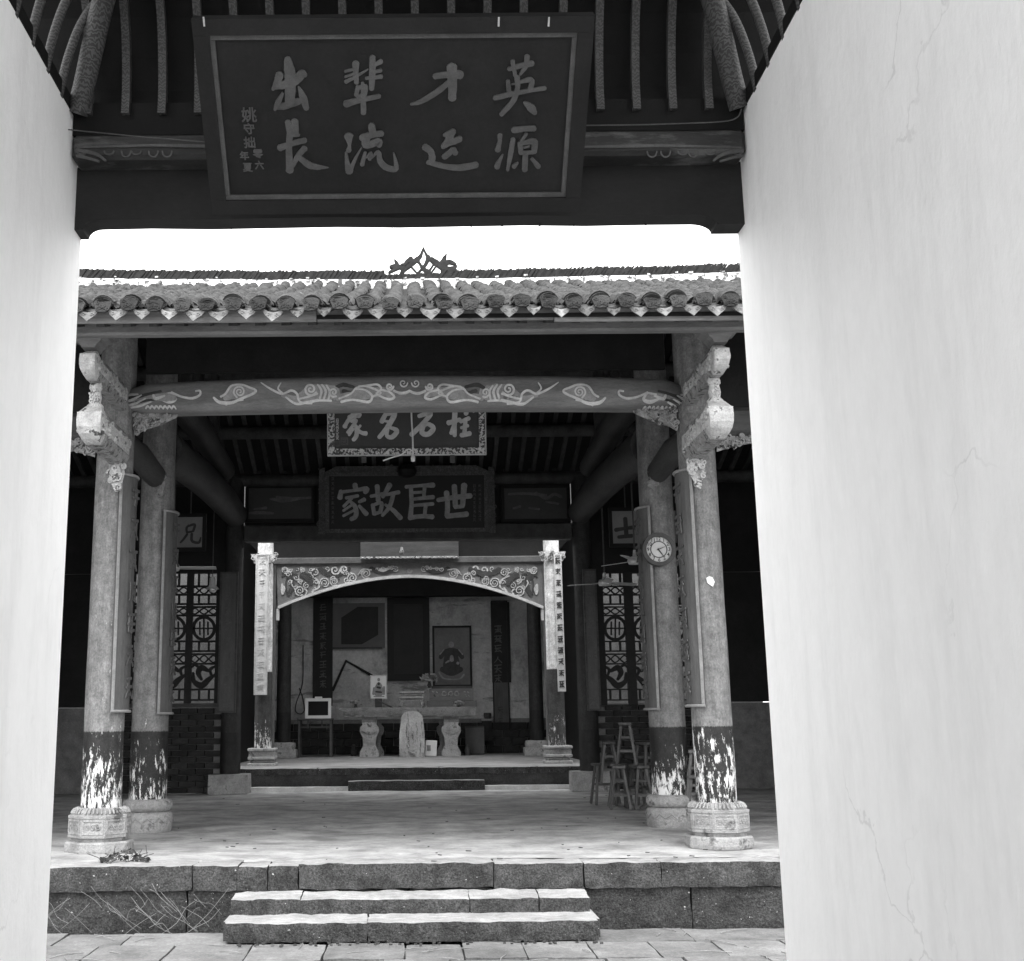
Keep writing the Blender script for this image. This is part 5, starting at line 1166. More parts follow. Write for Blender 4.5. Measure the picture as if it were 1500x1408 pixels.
# ---- couplet boards clasping the posts
def clasp(label, x, y, r, z0, z1, a_mid, half, m, me_, group, nm='couplet_board'):
    t = thing(nm, label, 'couplet', (x, y, z0), group)
    mb = MB(); n = 10; vs = []
    for z in (z0, z1):
        for rr in (r + .012, r + .040):
            for k in range(n + 1):
                a = a_mid - half + 2 * half * k / n; vs.append((x + math.cos(a) * rr, y + math.sin(a) * rr, z))
    m_ = n + 1; fs = []
    for k in range(n): fs += [(k, k + 1, 2 * m_ + k + 1, 2 * m_ + k)[::-1], (m_ + k, m_ + k + 1, 3 * m_ + k + 1, 3 * m_ + k), (k, m_ + k, m_ + k + 1, k + 1)[::-1], (2 * m_ + k, 3 * m_ + k, 3 * m_ + k + 1, 2 * m_ + k + 1)]
    fs += [(0, 2 * m_, 3 * m_, m_)[::-1], (n, m_ + n, 3 * m_ + n, 2 * m_ + n)[::-1]]
    mb.add(vs, fs); mb.build('board', M[m], t)
    for e in (-1, 1):
        a = a_mid + e * (half - .07); mb = MB(); d = Vector((math.cos(a), math.sin(a), 0)); tn = Vector((-d.y, d.x, 0))
        c0 = Vector((x, y, 0)) + d * (r + .046); mb.bar(c0 + Vector((0, 0, z0)), c0 + Vector((0, 0, z1)), .030, .018, tuple(d), .003); mb.build('edge_strip', M[me_], t)
    for z in (z0, z1):
        mb = MB(); mb.tube([(x + math.cos(a_mid - half + 2 * half * k / 10) * (r + .046), y + math.sin(a_mid - half + 2 * half * k / 10) * (r + .046), z) for k in range(11)], .016, 6); mb.build('end_strip', M[me_], t)
    for k in range(7):
        zc = z1 - (k + .7) * (z1 - z0) / 7.4; d = Vector((math.cos(a_mid), math.sin(a_mid), 0)); f = Fr(Vector((x, y, zc)) + d * (r + .041), (-d.y, d.x, 0), (0, 0, 1))
        mb = MB(); pseudo(mb, f, 0, 0, .2, k + int(x * 10), .004, 0, .14); mb.build('character', M['gilt'], t)
    return t
for sg in (-1, 1):
    side = 'beside the clock' if sg > 0 else 'opposite the clock'
    zt, zb_ = P(183 if sg < 0 else 1000, 697 if sg < 0 else 690, Y1 - .1).z, P(171 if sg < 0 else 1015, 1042 if sg < 0 else 1034, Y1 - .1).z
    am = -.30 if sg > 0 else .30
    ang = (0 - .12) if sg < 0 else (math.pi + .12)
    clasp('long grey couplet board clasping the inner side of the front post ' + ('with the paper scrap' if sg > 0 else 'above the leaf litter'), sg * XC, Y1, .188, zb_, zt, ang, .98, 'couplet', 'couplet_edge', 'couplet boards on the front posts')
    zt, zb_ = P(245, 750, Y2 - .1).z, P(243, 1045, Y2 - .1).z
    clasp('long grey couplet board on the inner side of the second post ' + ('under the round clock' if sg > 0 else 'without a clock'), sg * XC, Y2, .197, zb_, zt, ang, .95, 'couplet', 'couplet_edge', 'couplet boards on the second posts')
    f = wall_frame(Y3 - .2)
    rc = (323, 838, 345, 1044) if sg < 0 else (853, 834, 881, 1041)
    t, bd, r = flat_thing('couplet_board', 'narrow dark couplet board on the far post ' + ('by the stacked stools' if sg > 0 else 'near the television side'), 'couplet', f, rc, .03, M['couplet'] if sg > 0 else M['couplet'], 'couplet boards on the far posts')
    framed(t, f, r, .03, -.001, .014, M['wood_mid'])
    mb = MB(); a0, b0, a1, b1 = r
    for k in range(9): mb = MB(); pseudo(mb, f, (a0 + a1) / 2, b1 - (k + .6) * (b1 - b0) / 9.2, .15, k + 33 * sg, .003, 0, .13); mb.build('character', M['gilt'], t)
    # pale boards on the shrine posts
    f = wall_frame(Y4 - .2); rc = (375, 812, 391, 1018) if sg < 0 else (811, 812, 829, 1013)
    t, bd, r = flat_thing('couplet_board', 'pale weathered couplet board on the shrine post ' + ('with dark characters down it' if sg > 0 else 'nearest the television'), 'couplet', f, rc, .03, M['couplet_pale'], 'couplet boards on the shrine posts')
    a0, b0, a1, b1 = r
    framed(t, f, r, .025, -.001, .012, M['relief'])
    mb = MB()
    for k in range(12): mb = MB(); pseudo(mb, f, (a0 + a1) / 2, b1 - (k + .6) * (b1 - b0) / 12.2, .13, k + 57 * sg, .003, 0, .13); mb.build('character', M['ink'] if sg > 0 else M['relief'], t)
# ---- round clock on the second post
qc = P(965, 805, Y2 - .27); fc = wall_frame(Y2 - .27, qc.x, qc.z)
clk = thing('wall_clock', 'round wall clock with dark rim and pale dial on the second post', 'clock', qc)
R = .188
def ring(mb, f, r0, r1, c0, c1, n=40):
    vs = []
    for k in range(n):
        a = 2 * math.pi * k / n
        for (rr, c) in ((r0, c0), (r0, c1), (r1, c1), (r1, c0)): vs.append(f.p(math.cos(a) * rr, math.sin(a) * rr, c))
    mb.add(vs, [(k * 4 + j, k * 4 + (j + 1) % 4, ((k + 1) % n) * 4 + (j + 1) % 4, ((k + 1) % n) * 4 + j) for k in range(n) for j in range(4)], False)
mb = MB(); ring(mb, fc, .001, R * .97, -.07, -.02); mb.build('case', M['iron'], clk)
mb = MB(); ring(mb, fc, R * .78, R, -.05, .035); ring(mb, fc, R * .93, R * 1.02, -.045, .022); mb.build('rim', M['iron'], clk)
mb = MB(); ring(mb, fc, .001, R * .79, -.02, .0); mb.build('dial', M['dial'], clk)
mb = MB(); ring(mb, fc, R * .46, R * .52, 0, .004)
mb.build('dial_ring', M['iron'], clk)
for h in range(12):
    a = math.pi / 2 - h * math.pi / 6; glyph(str(h if h else 12), fc, math.cos(a) * R * .64, math.sin(a) * R * .64, .058, 'numeral', M['ink'], clk, .002, .001, .001)
mb = MB(); stroke(mb, fc, [(-.01, .006, .012), (.03, -.05, .008), (.045, -.075, .003)], .004, .004, 0, 2); stroke(mb, fc, [(-.02, -.006, .008), (.07, .03, .004)], .006, .006, 0, 2); mb.build('hands', M['ink'], clk)
# ---- paper scrap on the front post
qp = P(1041, 851, Y1 - .2); f = wall_frame(Y1 - .197, qp.x, qp.z); mb = MB(); mb.prism(f, [(-.04, .03), (-.01, .045), (.02, .035), (.04, -.01), (.02, -.055), (-.005, -.04), (-.03, -.02)], -.012, 0)
tag(mb.build('paper_scrap', M['white_paper']), 'small torn white paper scrap stuck to the front post', 'paper')
# ---- boards with single ink characters high on the side bay walls
for (rc, lab, O, S_, sts) in (((252, 758, 296, 802), 'white board with one cursive ink character seen past the second post on the television side', (240, 700), 140 / 563, [[(148, 280, 12), (134, 296, 14), (136, 322, 13)], [(142, 286, 12), (182, 276, 16), (172, 316, 14)], [(138, 322, 12), (172, 316, 12)], [(138, 332, 14), (118, 360, 14), (98, 382, 10)], [(165, 330, 16), (166, 372, 16), (205, 382, 16), (218, 352, 8)]]),
                              ((896, 749, 948, 796), 'white board with a bold ink character seen beside the clock post', (840, 700), 160 / 644, [[(248, 308, 24), (310, 298, 20), (362, 292, 26)], [(305, 240, 26), (312, 340, 26)], [(265, 350, 20), (345, 342, 24)]])):
    f = wall_frame(19.6); t, bd, r = flat_thing('character_board', lab, 'board', f, rc, .03, M['old_paper'])
    if rc[0] < 500: r = (r[0] - .5, r[1], r[2], r[3])
    else: r = (r[0], r[1], r[2] + .5, r[3])
    mb = MB(); mb.frect(f, r[0] + .0, r[1], r[2], r[3], -.032, -.002); mb.build('backing', M['old_paper'], t)
    framed(t, f, (r[0] - .06, r[1] - .06, r[2] + .06, r[3] + .06), .06, -.04, .02, M['wood_dark'])
    mb = MB(); px_strokes(mb, f, O, S_, sts, .004, .0, .05); mb.build('character', M['ink'], t)
    a = (r[0] + r[2]) / 2; mb = MB()
    for dx in (-.3, .3): mb.bar((a + dx, 19.62, r[3] + .02), (a + dx, 19.62, roof_z(19.62) - .1), .02, .02)
    mb.build('hanger', M['iron'], t)
# ---- ceiling fans and lamps in the side bays
def fan(label, px, py, Y, rot, prof_):
    q = P(px, py, Y); t = thing('ceiling_fan', label, 'fan', q, 'ceiling fans')
    mb = MB(); mb.tube([(q.x, Y, q.z + .1), (q.x, Y, roof_z(Y) - .12)], .012, 8); mb.build('rod', M['iron'], t)
    mb = MB(); mb.lathe(q, [(.02, -.05), (.09, -.045), (.11, 0), (.09, .05), (.03, .07), (.02, .16)], 18); mb.build('motor', M['bright_metal'], t)
    for k in range(3):
        a = rot + k * 2 * math.pi / 3; d = Vector((math.cos(a), math.sin(a), 0)); mb = MB(); mb.bar(q + d * .1, q + d * .62, .12, .008, (d.y * -.2, d.x * .2, 1)); mb.build('blade', M['bright_metal'], t)
fan('pale three bladed ceiling fan hanging beside the second post without clock', 253, 832, 17.0, .08, 0)
fan('pale three bladed ceiling fan hanging behind the clock post', 930, 822, 17.0, 2.2, 0)
fan('grey ceiling fan hanging lower before the far couplet by the stools', 886, 854, 18.6, .5, 0)
bulb('pendant_lamp', 'small pendant lamp with metal shade before the lattice window on the brick side', 311, 745, 862, 18.6, 'iron', .05, 'bright_metal', True)

# ================================================================== STOOLS
def make_stool():
    t = thing('wooden_stool', 'x', 'stool'); H = .56
    mb = MB(); mb.box((0, 0, H - .018), (.34, .17, .036), None, .006); mb.build('seat', M['stool'], t)
    for sx_ in (-1, 1):
        for sy in (-1, 1):
            mb = MB(); mb.bar((sx_ * .11, sy * .055, H - .03), (sx_ * .17, sy * .13, 0), .034, .034, (0, 1, 0), .005); mb.build('leg', M['stool'], t)
    for sx_ in (-1, 1):
        mb = MB(); mb.bar((sx_ * .15, -.105, .18), (sx_ * .15, .105, .18), .02, .028); mb.build('stretcher', M['stool'], t)
        mb = MB(); mb.bar((sx_ * .13, -.08, .36), (sx_ * .13, .08, .36), .02, .026); mb.build('stretcher', M['stool'], t)
    for sy in (-1, 1): mb = MB(); mb.bar((-.14, sy * .093, .27), (.14, sy * .093, .27), .02, .026); mb.build('stretcher', M['stool'], t)
    return t
st0 = make_stool(); used = [False]
def stool(loc, rz, label, group='stools stacked by the far post', rx=0, ry=0):
    o = st0 if not used[0] else dup(st0); used[0] = True
    o.location = loc; o.rotation_euler = (rx, ry, rz); o['label'] = label; o['group'] = group; return o
def sp(px, py): q = PZ(px, py, 0); return Vector((q.x, q.y + .12, 0))
s1, s2, s3 = sp(889, 1179), sp(911, 1186), sp(941, 1186)
stool(s1, .15, 'wooden stool standing on the floor at the wall end of the pile, another perched above')
stool(s2, 1.45, 'wooden stool on the floor in the middle of the pile, seen end on')
stool(s3, 1.75, 'wooden stool on the floor of the pile close to the clock post')
stool((s1 + s2) / 2 + Vector((.0, .18, .30)), 1.5, 'wooden stool straddling the floor stools at the wall end of the pile')
stool(s3 + Vector((-.10, .3, .56)), 1.35, 'wooden stool standing on top of the pile, the highest one')
stool(s3 + Vector((.12, .1, .30)), 1.9, 'wooden stool straddling the floor stool close to the clock post')
stool(s3 + Vector((-.02, .5, 0)), .3, 'wooden stool on the floor at the back of the pile')
stool(s2 + Vector((.1, .55, 0)), 1.2, 'wooden stool half hidden on the floor behind the middle of the pile')
s4 = PZ(1016, 1212, 0); s4 = Vector((s4.x + .08, s4.y + .06, 0))
stool(s4, 1.3, 'wooden stool on the floor between the clock post and the front post', 'stools between the two posts')
stool(s4 + Vector((.02, .03, .27)), 1.3, 'wooden stool stacked over another between the clock post and front post', 'stools between the two posts')
q = PZ(948, 1186, 0)
for k in range(2):
    mb = MB(); mb.bar((q.x - .10, q.y - .05 - .09 * k, .02), (q.x + .16, q.y + .15 - .09 * k, .17 - .03 * k), .03, .03, (0, 0, 1), .004); tag(mb.build('loose_stool_leg', M['stool']), ('upper' if k == 0 else 'lower') + ' of two loose stool legs propped on the base of the clock post', 'wood', 'loose legs by the clock post')

# ================================================================== THE SHRINE'S FURNISHINGS
YA = 27.1
fw_ = wall_frame(YB - .02)
def wallboard(name, label, cat, rc, m, fm=None, fwid=.04, group=None):
    t, bd, r = flat_thing(name, label, cat, fw_, rc, .03, M[m], group)
    if fm: framed(t, fw_, r, fwid, -.001, .025, M[fm])
    return t, bd, r
def wall_glyphs(t, x, ys, size, m, seed, special=None):
    u = fw_.px(601, 950)[0] - fw_.px(600, 950)[0]
    for k, y in enumerate(ys):
        mb = MB(); a, b = fw_.px(x, y); s_ = size * u
        if special is not None and k == special:
            stroke(mb, fw_, [(a, b + .3 * s_, .1 * s_), (a - .1 * s_, b, .12 * s_), (a - .45 * s_, b - .4 * s_, .06 * s_)], .003, 0, k=3); stroke(mb, fw_, [(a - .02 * s_, b + .1 * s_, .06 * s_), (a + .45 * s_, b - .4 * s_, .14 * s_)], .003, 0, k=3)
        else: pseudo(mb, fw_, a, b, s_, seed + k, .003, 0, .12)
        mb.build('character', M[m], t)
t, bd, r = wallboard('couplet_board', 'tall black couplet board on the shrine wall behind the television', 'couplet', (459, 872, 487, 1034), 'couplet_dark'); wall_glyphs(t, 473, [890 + 14 * k for k in range(9)], 11, 'gilt', 300)
t, bd, r = wallboard('couplet_board', 'tall couplet board on the shrine wall at the portrait side', 'couplet', (719, 880, 748, 1085), 'couplet'); framed(t, fw_, r, .03, -.001, .02, M['couplet_dark'])
mb = MB(); a0, b0 = fw_.px(721, 1000); a1, b1 = fw_.px(746, 882); mb.frect(fw_, a0, b0, a1, b1, -.002, .004); mb.build('shade_field', M['couplet_dark'], t)  # upper part of the board darkened to paint in its shade
fw_keep = fw_; fw_ = wall_frame(YB - .026); wall_glyphs(t, 729.5, [922, 936, 950, 966, 980, 994], 12, 'gilt', 400, 3)
wall_glyphs(t, 733, [1040, 1057, 1066], 9, 'ink', 420); fw_ = fw_keep
# panel with black picture, upper left of the wall
t, bd, r = wallboard('picture_panel', 'grey panel holding a black slanting picture high on the shrine wall', 'panel', (487, 884, 564, 949), 'greyboard')
mb = MB(); mb.prism(fw_, [fw_.px(*q) for q in ((500, 905), (524, 889), (554, 889), (554, 930), (530, 944), (500, 944))], -.001, .012); mb.build('picture', M['door_dark'], t)
mb = MB(); a0, b0 = fw_.px(486, 951); a1, b1 = fw_.px(560, 948); mb.frect(fw_, a0, b0, a1, b1, -.002, .05); mb.build('ledge', M['wood_mid'], t)
# central dark tablet
t, bd, r = wallboard('ancestor_tablet', 'tall dark framed tablet in the middle of the shrine wall', 'tablet', (567, 876, 630, 997), 'door_dark', 'black', .16)
# large portrait
t, bd, r = wallboard('framed_portrait', 'large framed portrait of a seated robed figure standing on the chest', 'picture', (633, 917, 692, 1006), 'painting', 'black', .05)
mb = MB(); px_strokes(mb, fw_, (600, 860), 240 / 1252, [[(236, 540, 30), (262, 505, 44), (318, 490, 50), (375, 505, 44), (404, 540, 30)], [(318, 500, 90), (319, 560, 120), (320, 610, 130)], [(246, 628, 40), (320, 650, 60), (394, 628, 40)]], .003, .0, .03); mb.build('robe', M['relief_dark'], t)
mb = MB(); px_strokes(mb, fw_, (600, 860), 240 / 1252, [[(318, 432, 40), (318, 448, 42)], [(322, 530, 26), (322, 560, 34)], [(275, 580, 10), (300, 565, 16)], [(365, 580, 22), (372, 584, 22)]], .003, .006, .03)
px_strokes(mb, fw_, (600, 860), 240 / 1252, [[(225, 650, 14), (255, 695, 12), (320, 706, 10), (385, 700, 12), (415, 670, 16)], [(232, 515, 9), (262, 478, 9)], [(375, 478, 9), (405, 515, 9)]], .003, .006, .03); mb.build('face_and_trim', M['relief_mid'], t)
# dark zigzag strip painting a shade edge on the wall, hanging hook wire, stick
mb = MB(); mb.tube([P(487, 1012, YB - .03), P(507, 968, YB - .03), P(545, 990, YB - .03)], .035, 6, True, False, .5); tag(mb.build('shade_strip', M['black']), 'dark strip painting a bent shade edge on the shrine wall above the altar end', 'shade_strip')
mb = MB(); mb.tube(catmull([tuple(P(x, y, YB - .03)) for x, y in ((444, 945), (444, 990), (441, 1010), (434, 1030), (433, 1042), (440, 1046), (446, 1040), (444, 1025), (440, 1012), (438, 1008))], 5), .012, 6); tag(mb.build('wire_loop', M['iron']), 'wire hanging in a teardrop loop on the shrine wall beside the television', 'wire')
# television on its stand
q = PZ(466, 1108, ZS); tx0, tx1 = P(437, 1053, YA).x, P(488, 1053, YA).x; tz = P(466, 1052.5, YA - .2).z
tb = thing('television_stand', 'dark slender legged table under the television', 'table', ((tx0 + tx1) / 2, YA, ZS))
mb = MB(); mb.box(((tx0 + tx1) / 2, YA, tz - .02), (tx1 - tx0, .5, .04), None, .006); mb.build('tabletop', M['wood_mid'], tb)
for x in (tx0 + .04, tx1 - .04):
    for y in (YA - .21, YA + .21): mb = MB(); mb.bar((x, y, tz - .04), (x, y, ZS), .05, .05, (0, 1, 0), .006); mb.build('leg', M['wood_mid'], tb)
for z in (tz - .19,): mb = MB(); mb.box(((tx0 + tx1) / 2, YA - .21, z), (tx1 - tx0 - .12, .03, .03)); mb.build('apron_rail', M['wood_mid'], tb)
for x in (.3, .7): mb = MB(); mb.box((tx0 + (tx1 - tx0) * x, YA - .21, tz - .11), (.03, .025, .13)); mb.build('strut', M['wood_mid'], tb)
vx0, vx1 = P(447, 1040, YA - .2).x, P(485, 1040, YA - .2).x; vz1 = P(466, 1023, YA - .2).z
tv = thing('television', 'small white cased tube television on the dark table', 'television', ((vx0 + vx1) / 2, YA, tz))
mb = MB(); cx = (vx0 + vx1) / 2; ww = vx1 - vx0; hh = vz1 - tz
mb.add([(vx0, YA - .15, tz), (vx1, YA - .15, tz), (vx1, YA - .15, vz1), (vx0, YA - .15, vz1), (cx - ww * .28, YA + .24, tz + .03), (cx + ww * .28, YA + .24, tz + .03), (cx + ww * .28, YA + .24, vz1 - .1), (cx - ww * .28, YA + .24, vz1 - .1)], [(0, 4, 5, 1), (1, 5, 6, 2), (2, 6, 7, 3), (3, 7, 4, 0), (4, 7, 6, 5), (0, 1, 2, 3)]); mb.build('case', M['white_plastic'], tv)
ft = wall_frame(YA - .152, cx, (tz + vz1) / 2)
framed(tv, ft, (-ww / 2, -hh / 2, ww / 2, hh / 2), .065, -.001, .05, M['white_plastic'], 'bezel', 'bezel')
mb = MB(); mb.frect(ft, -ww / 2 + .066, -hh / 2 + .066, ww / 2 - .066, hh / 2 - .066, -.001, .025); mb.build('screen', M['screen'], tv)
mb = MB(); mb.box((cx, YA - .1, vz1 + .02), (.16, .12, .035), None, .01); mb.build('handle', M['white_plastic'], tv)
# altar table
ax0, ax1 = P(503, 1045, YA).x, P(697, 1045, YA).x; az1, az0 = P(600, 1036, YA).z, P(600, 1050, YA).z
al = thing('altar_table', 'long grey stone altar table on two waisted carved pedestals', 'altar', ((ax0 + ax1) / 2, YA + .2, ZS))
mb = MB(); mb.rough(((ax0 + ax1) / 2, YA + .25, (az0 + az1) / 2), (ax1 - ax0, .75, az1 - az0), .1, .008, 5, .02, 4); tp = mb.build('tabletop', M['altar'], al)
f = wall_frame(YA - .13)
mb = MB()
for x in range(508, 692, 8): px_strokes(mb, f, (0, 0), 1, [spiral(x, 1043, 4.2, 1.3, 1.8, x)], .012, 0)
mb.build('front_carving', M['altar'], tp)
mb = MB(); px_strokes(mb, f, (0, 0), 1, [[(497, 1038, 3), (503, 1039, 4), (512, 1042, 5)]], .08, -.04); mb.build('upturned_end', M['altar'], tp)
for x in (541, 661):
    fl = wall_frame(YA - .05); pf = [(-14, 1109), (-14, 1102), (-9, 1092), (-10, 1080), (-14, 1072), (-14, 1066), (-10, 1062), (-11, 1057), (11, 1057), (10, 1062), (14, 1066), (14, 1072), (10, 1080), (9, 1092), (14, 1102), (14, 1109)]
    pf = [(x + a, b) for a, b in pf]; o2 = [fl.px(*q) for q in pf]; zmn = min(b for a, b in o2); o2 = [(a, max(ZS - .005, b) if b > zmn + .001 else ZS - .005) for a, b in o2]
    mb = MB(); mb.prism(fl, o2, -.35, 0); pe = mb.build('pedestal', M['stone_pale'], al)
    mb = MB(); px_strokes(mb, fl, (x, 0), 1, [[(-11, 1069, 3), (-6, 1071, 4), (0, 1074, 4), (6, 1071, 4), (11, 1069, 3)], spiral(-3, 1084, 4, 1, 2, 0), spiral(3, 1088, 4, 1, 2, 2), [(0, 1078, 2), (0, 1096, 3)]], .02, 0); mb.build('lion_mask_carving', M['stone_pale'], pe)
    fl2 = wall_frame(YA + .45); mb = MB(); o3 = [(a + .10 * (1 if x < 600 else -1), b) for a, b in o2]; mb.prism(fl2, o3, -.2, 0); mb.build('rear_pedestal', M['altar'], al)
    mb = MB(); a, b = fl.px(x, 1054); mb.box((a, YA + .15, (az0 + fl.px(x, 1057)[1]) / 2), (.34, .4, az0 - fl.px(x, 1057)[1] + .03)); mb.build('pedestal_cap', M['altar'], al)
# stele with incense burner
sx0_, sx1_ = P(586, 1080, YA - .45).x, P(621, 1080, YA - .45).x
sto = thing('incense_pillar', 'stained stone pillar streaked with soot and wax before the altar', 'pillar', ((sx0_ + sx1_) / 2, YA - .4, ZS))
fs_ = wall_frame(YA - .5); prf = [(585, 1112), (585, 1075), (588, 1050), (592, 1044), (602, 1041), (613, 1043), (619, 1049), (622, 1075), (622, 1112)]
mb = MB(); mb.prism(fs_, [(a, max(b, ZS)) for a, b in [fs_.px(*q) for q in prf]], -.3, 0); mb.build('shaft', M['stele'], sto)
mb = MB(); q = fs_.px(603, 1100)
for k in range(14): mb.rough((q[0] + rnd.uniform(-.28, .28), YA - .5 - rnd.uniform(.02, .12), ZS + .02 + rnd.uniform(0, .14)), (.07, .05, .05), .05, .012, 9, .02, k)
mb.build('wax_drips', M['stone_pale'], sto)
bu = thing('incense_burner', 'pale stone incense burner with flared rim standing on the altar', 'burner', (P(603, 1036, YA).x, YA + .1, az1))
b_z = az1 + .005; bh = P(600, 1013, YA).z - b_z; bxx = P(603, 1036, YA).x; bwid = (P(622, 1030, YA).x - P(584, 1030, YA).x)
mb = MB(); mb.box((bxx, YA + .1, b_z + bh * .92), (bwid * .98, .34, bh * .16), None, .02); mb.box((bxx, YA + .1, b_z + bh * .78), (bwid * .8, .28, bh * .12), None, .01); mb.box((bxx, YA + .1, b_z + bh * .58), (bwid * .95, .32, bh * .28), None, .05); mb.build('bowl', M['stone_pale'], bu)
mb = MB(); mb.box((bxx, YA + .1, b_z + bh * .42), (bwid * 1.0, .3, bh * .05)); mb.build('collar', M['stone_pale'], bu)
for sg in (-1, 1): mb = MB(); mb.bar((bxx + sg * bwid * .38, YA + .1, b_z + bh * .4), (bxx + sg * bwid * .46, YA + .1, b_z), .09, .25, (0, 1, 0), .01); mb.build('foot', M['stone_pale'], bu)
# small picture standing on the altar
fp = wall_frame(YA + .35); t, bd, r = flat_thing('small_picture', 'small bright picture of a seated figure leaning on the altar', 'picture', fp, (542, 989, 567, 1024), .02, M['white_paper'])
framed(t, fp, r, .025, -.001, .012, M['relief'])
mb = MB(); px_strokes(mb, fp, (400, 860), 220 / 1191, [[(838, 770, 40), (838, 800, 70), (836, 840, 80)], [(800, 800, 14), (795, 850, 18)], [(880, 790, 14), (878, 850, 18)], [(800, 868, 8), (880, 868, 8)], [(838, 728, 20), (838, 740, 22)]], .002, .0, .1); mb.build('printed_figure', M['relief_mid'], t)
mb = MB(); px_strokes(mb, fp, (400, 860), 220 / 1191, [[(825, 795, 14), (850, 800, 16)], [(815, 830, 12), (860, 835, 12)], [(838, 760, 16), (838, 772, 18)]], .002, .003, .1); mb.build('printed_shade', M['ink'], t)
a0, b0, a1, b1 = r; mb = MB(); mb.box(((a0 + a1) / 2, YA + .36, (az1 + b0) / 2), (.16, .05, b0 - az1 + .02)); mb.build('stand', M['wood_mid'], t)
# chest with rosettes under the portrait
fc2 = wall_frame(YA + .15); t, bd, r = flat_thing('offering_chest', 'dark low chest with pale rosettes under the large portrait', 'chest', fc2, (629, 1009, 694, 1026), .35, M['beam'])
mb = MB()
for x in (650.5, 660, 669): px_strokes(mb, fc2, (0, 0), 1, [[(x + 3 * math.cos(a), 1016 + 3 * math.sin(a), 2) for a in [2 * math.pi * k / 8 for k in range(9)]]], .012, 0)
for x in (636, 682): px_strokes(mb, fc2, (0, 0), 1, [[(x - 2.5, 1013, 1.6), (x - .5, 1014, 2.6)], [(x, 1018, 2.6), (x + 1.5, 1020.5, 1.6)], [(x + 3, 1013.5, 1.8), (x + 5, 1015, 1.2)], [(x + 4, 1019, 1.4), (x + 6, 1020, 1)]], .012, 0)
mb.build('rosette', M['carve'], t)
a0, b0, a1, b1 = r; mb = MB(); mb.frect(fc2, a0 - .05, az1, a1 + .06, b0 - .004, -.38, .03); mb.build('shelf', M['greyboard'], t)
mb = MB(); mb.frect(fc2, a0 + .05, b1 + .002, a1 - .02, b1 + .06, -.3, -.06); mb.build('top_ledge', M['wood_mid'], t)
# potted sprays and clutter on the altar
def spray(label, px, py, Y, n, s_, seed):
    q = P(px, py, Y); r_ = random.Random(seed); t = thing('flower_spray', label, 'flowers', q)
    mb = MB(); mb.lathe(q, [(.03, -.12), (.05, -.06), (.03, .0), (.04, .03)], 10); mb.build('vase', M['stone'], t)
    mb = MB()
    for k in range(n):
        d = Vector((r_.uniform(-1, 1), r_.uniform(-.5, .5), r_.uniform(.1, 1.3))).normalized() * s_ * r_.uniform(.5, 1); c = q + d; u = Vector((r_.uniform(-1, 1), r_.uniform(-1, 1), r_.uniform(-1, 1))).normalized(); v = u.orthogonal().normalized(); e = s_ * .3
        mb.add([c - u * e, c + v * e * .5, c + u * e, c - v * e * .5], [(0, 1, 2, 3)])
    mb.build('petals', M['relief_mid'], t)
spray('drooping dried flower spray beside the large portrait', 629, 1000, YA + .1, 60, .22, 1)
spray('small flower spray on the altar below the chest', 672, 1036, YA - .05, 40, .16, 2)
spray('small dry spray at the television end of the altar', 521, 1033, YA + .1, 30, .14, 3)
mb = MB(); mb.bar(P(552, 1026, YA), P(580, 1039, YA - .1), .04, .03); tag(mb.build('incense_bundle', M['wood_mid']), 'bundle of incense lying slanted on the altar', 'incense')
# boxes, board and jars on the shrine floor
def floorbox(name, label, cat, rc, dep, m, tilt=0.0):
    Yf = PZ((rc[0] + rc[2]) / 2, rc[3], ZS).y; f = wall_frame(Yf, 0, 0); a0, b1 = f.px(rc[0], rc[1]); a1, _ = f.px(rc[2], rc[3]); mb = MB()
    c = Vector(((a0 + a1) / 2, Yf + dep / 2, (ZS + b1) / 2 + .004)); mb.box(c, (a1 - a0, dep, b1 - ZS), Matrix.Rotation(tilt, 3, 'Y') if tilt else None, .012)
    o = mb.build('body', M[m]); t = thing(name, label, cat, (0, 0, 0)); o.parent = t; return t, f, (a0, ZS, a1, b1)
t, f, r = floorbox('carton', 'white carton with a printed patch leaning between pillar and pedestal', 'box', (623, 1085, 640, 1108), .12, 'white_paper', .06)
mb = MB(); a0, b0, a1, b1 = r; mb.frect(f, a0 + .03, b0 + .12, a0 + .12, b1 - .1, -.01, .014); mb.build('print_patch', M['relief_mid'], t)
t, f, r = floorbox('leaning_board', 'plain pale board leaning by the altar pedestal at the portrait side', 'board', (681, 1064, 710, 1106), .04, 'greyboard')
a0, b0, a1, b1 = r
for (q0, q1) in ((b0 + .001, b0 + .03), (b1 - .03, b1 - .001)): mb = MB(); mb.frect(f, a0 + .01, q0, a1 - .01, q1, -.001, .008); mb.build('edge_batten', M['wood_mid'], t)
def jar(label, px, py, w, h, m, cat='jar'):
    q = PZ(px, py, ZS); s_ = q.y / F; t = thing('jar', label, cat, q); R = w * s_ / 2; H = h * s_; mb = MB()
    mb.lathe(q, [(R * .7, 0), (R, H * .3), (R * .95, H * .6), (R * .6, H * .82), (R * .75, H)], 16); mb.build('pot', M[m], t); mb = MB(); mb.lathe(q, [(R * .6, H * .99), (R * .55, H * 1.05), (R * .1, H * 1.1)], 12); mb.build('lid', M[m], t)
jar('squat grey jar on the floor between television stand and pedestal', 518, 1108, 9, 15, 'stone'); jar('small dark jar on the floor before the leaning board', 685, 1107, 9, 14, 'iron')
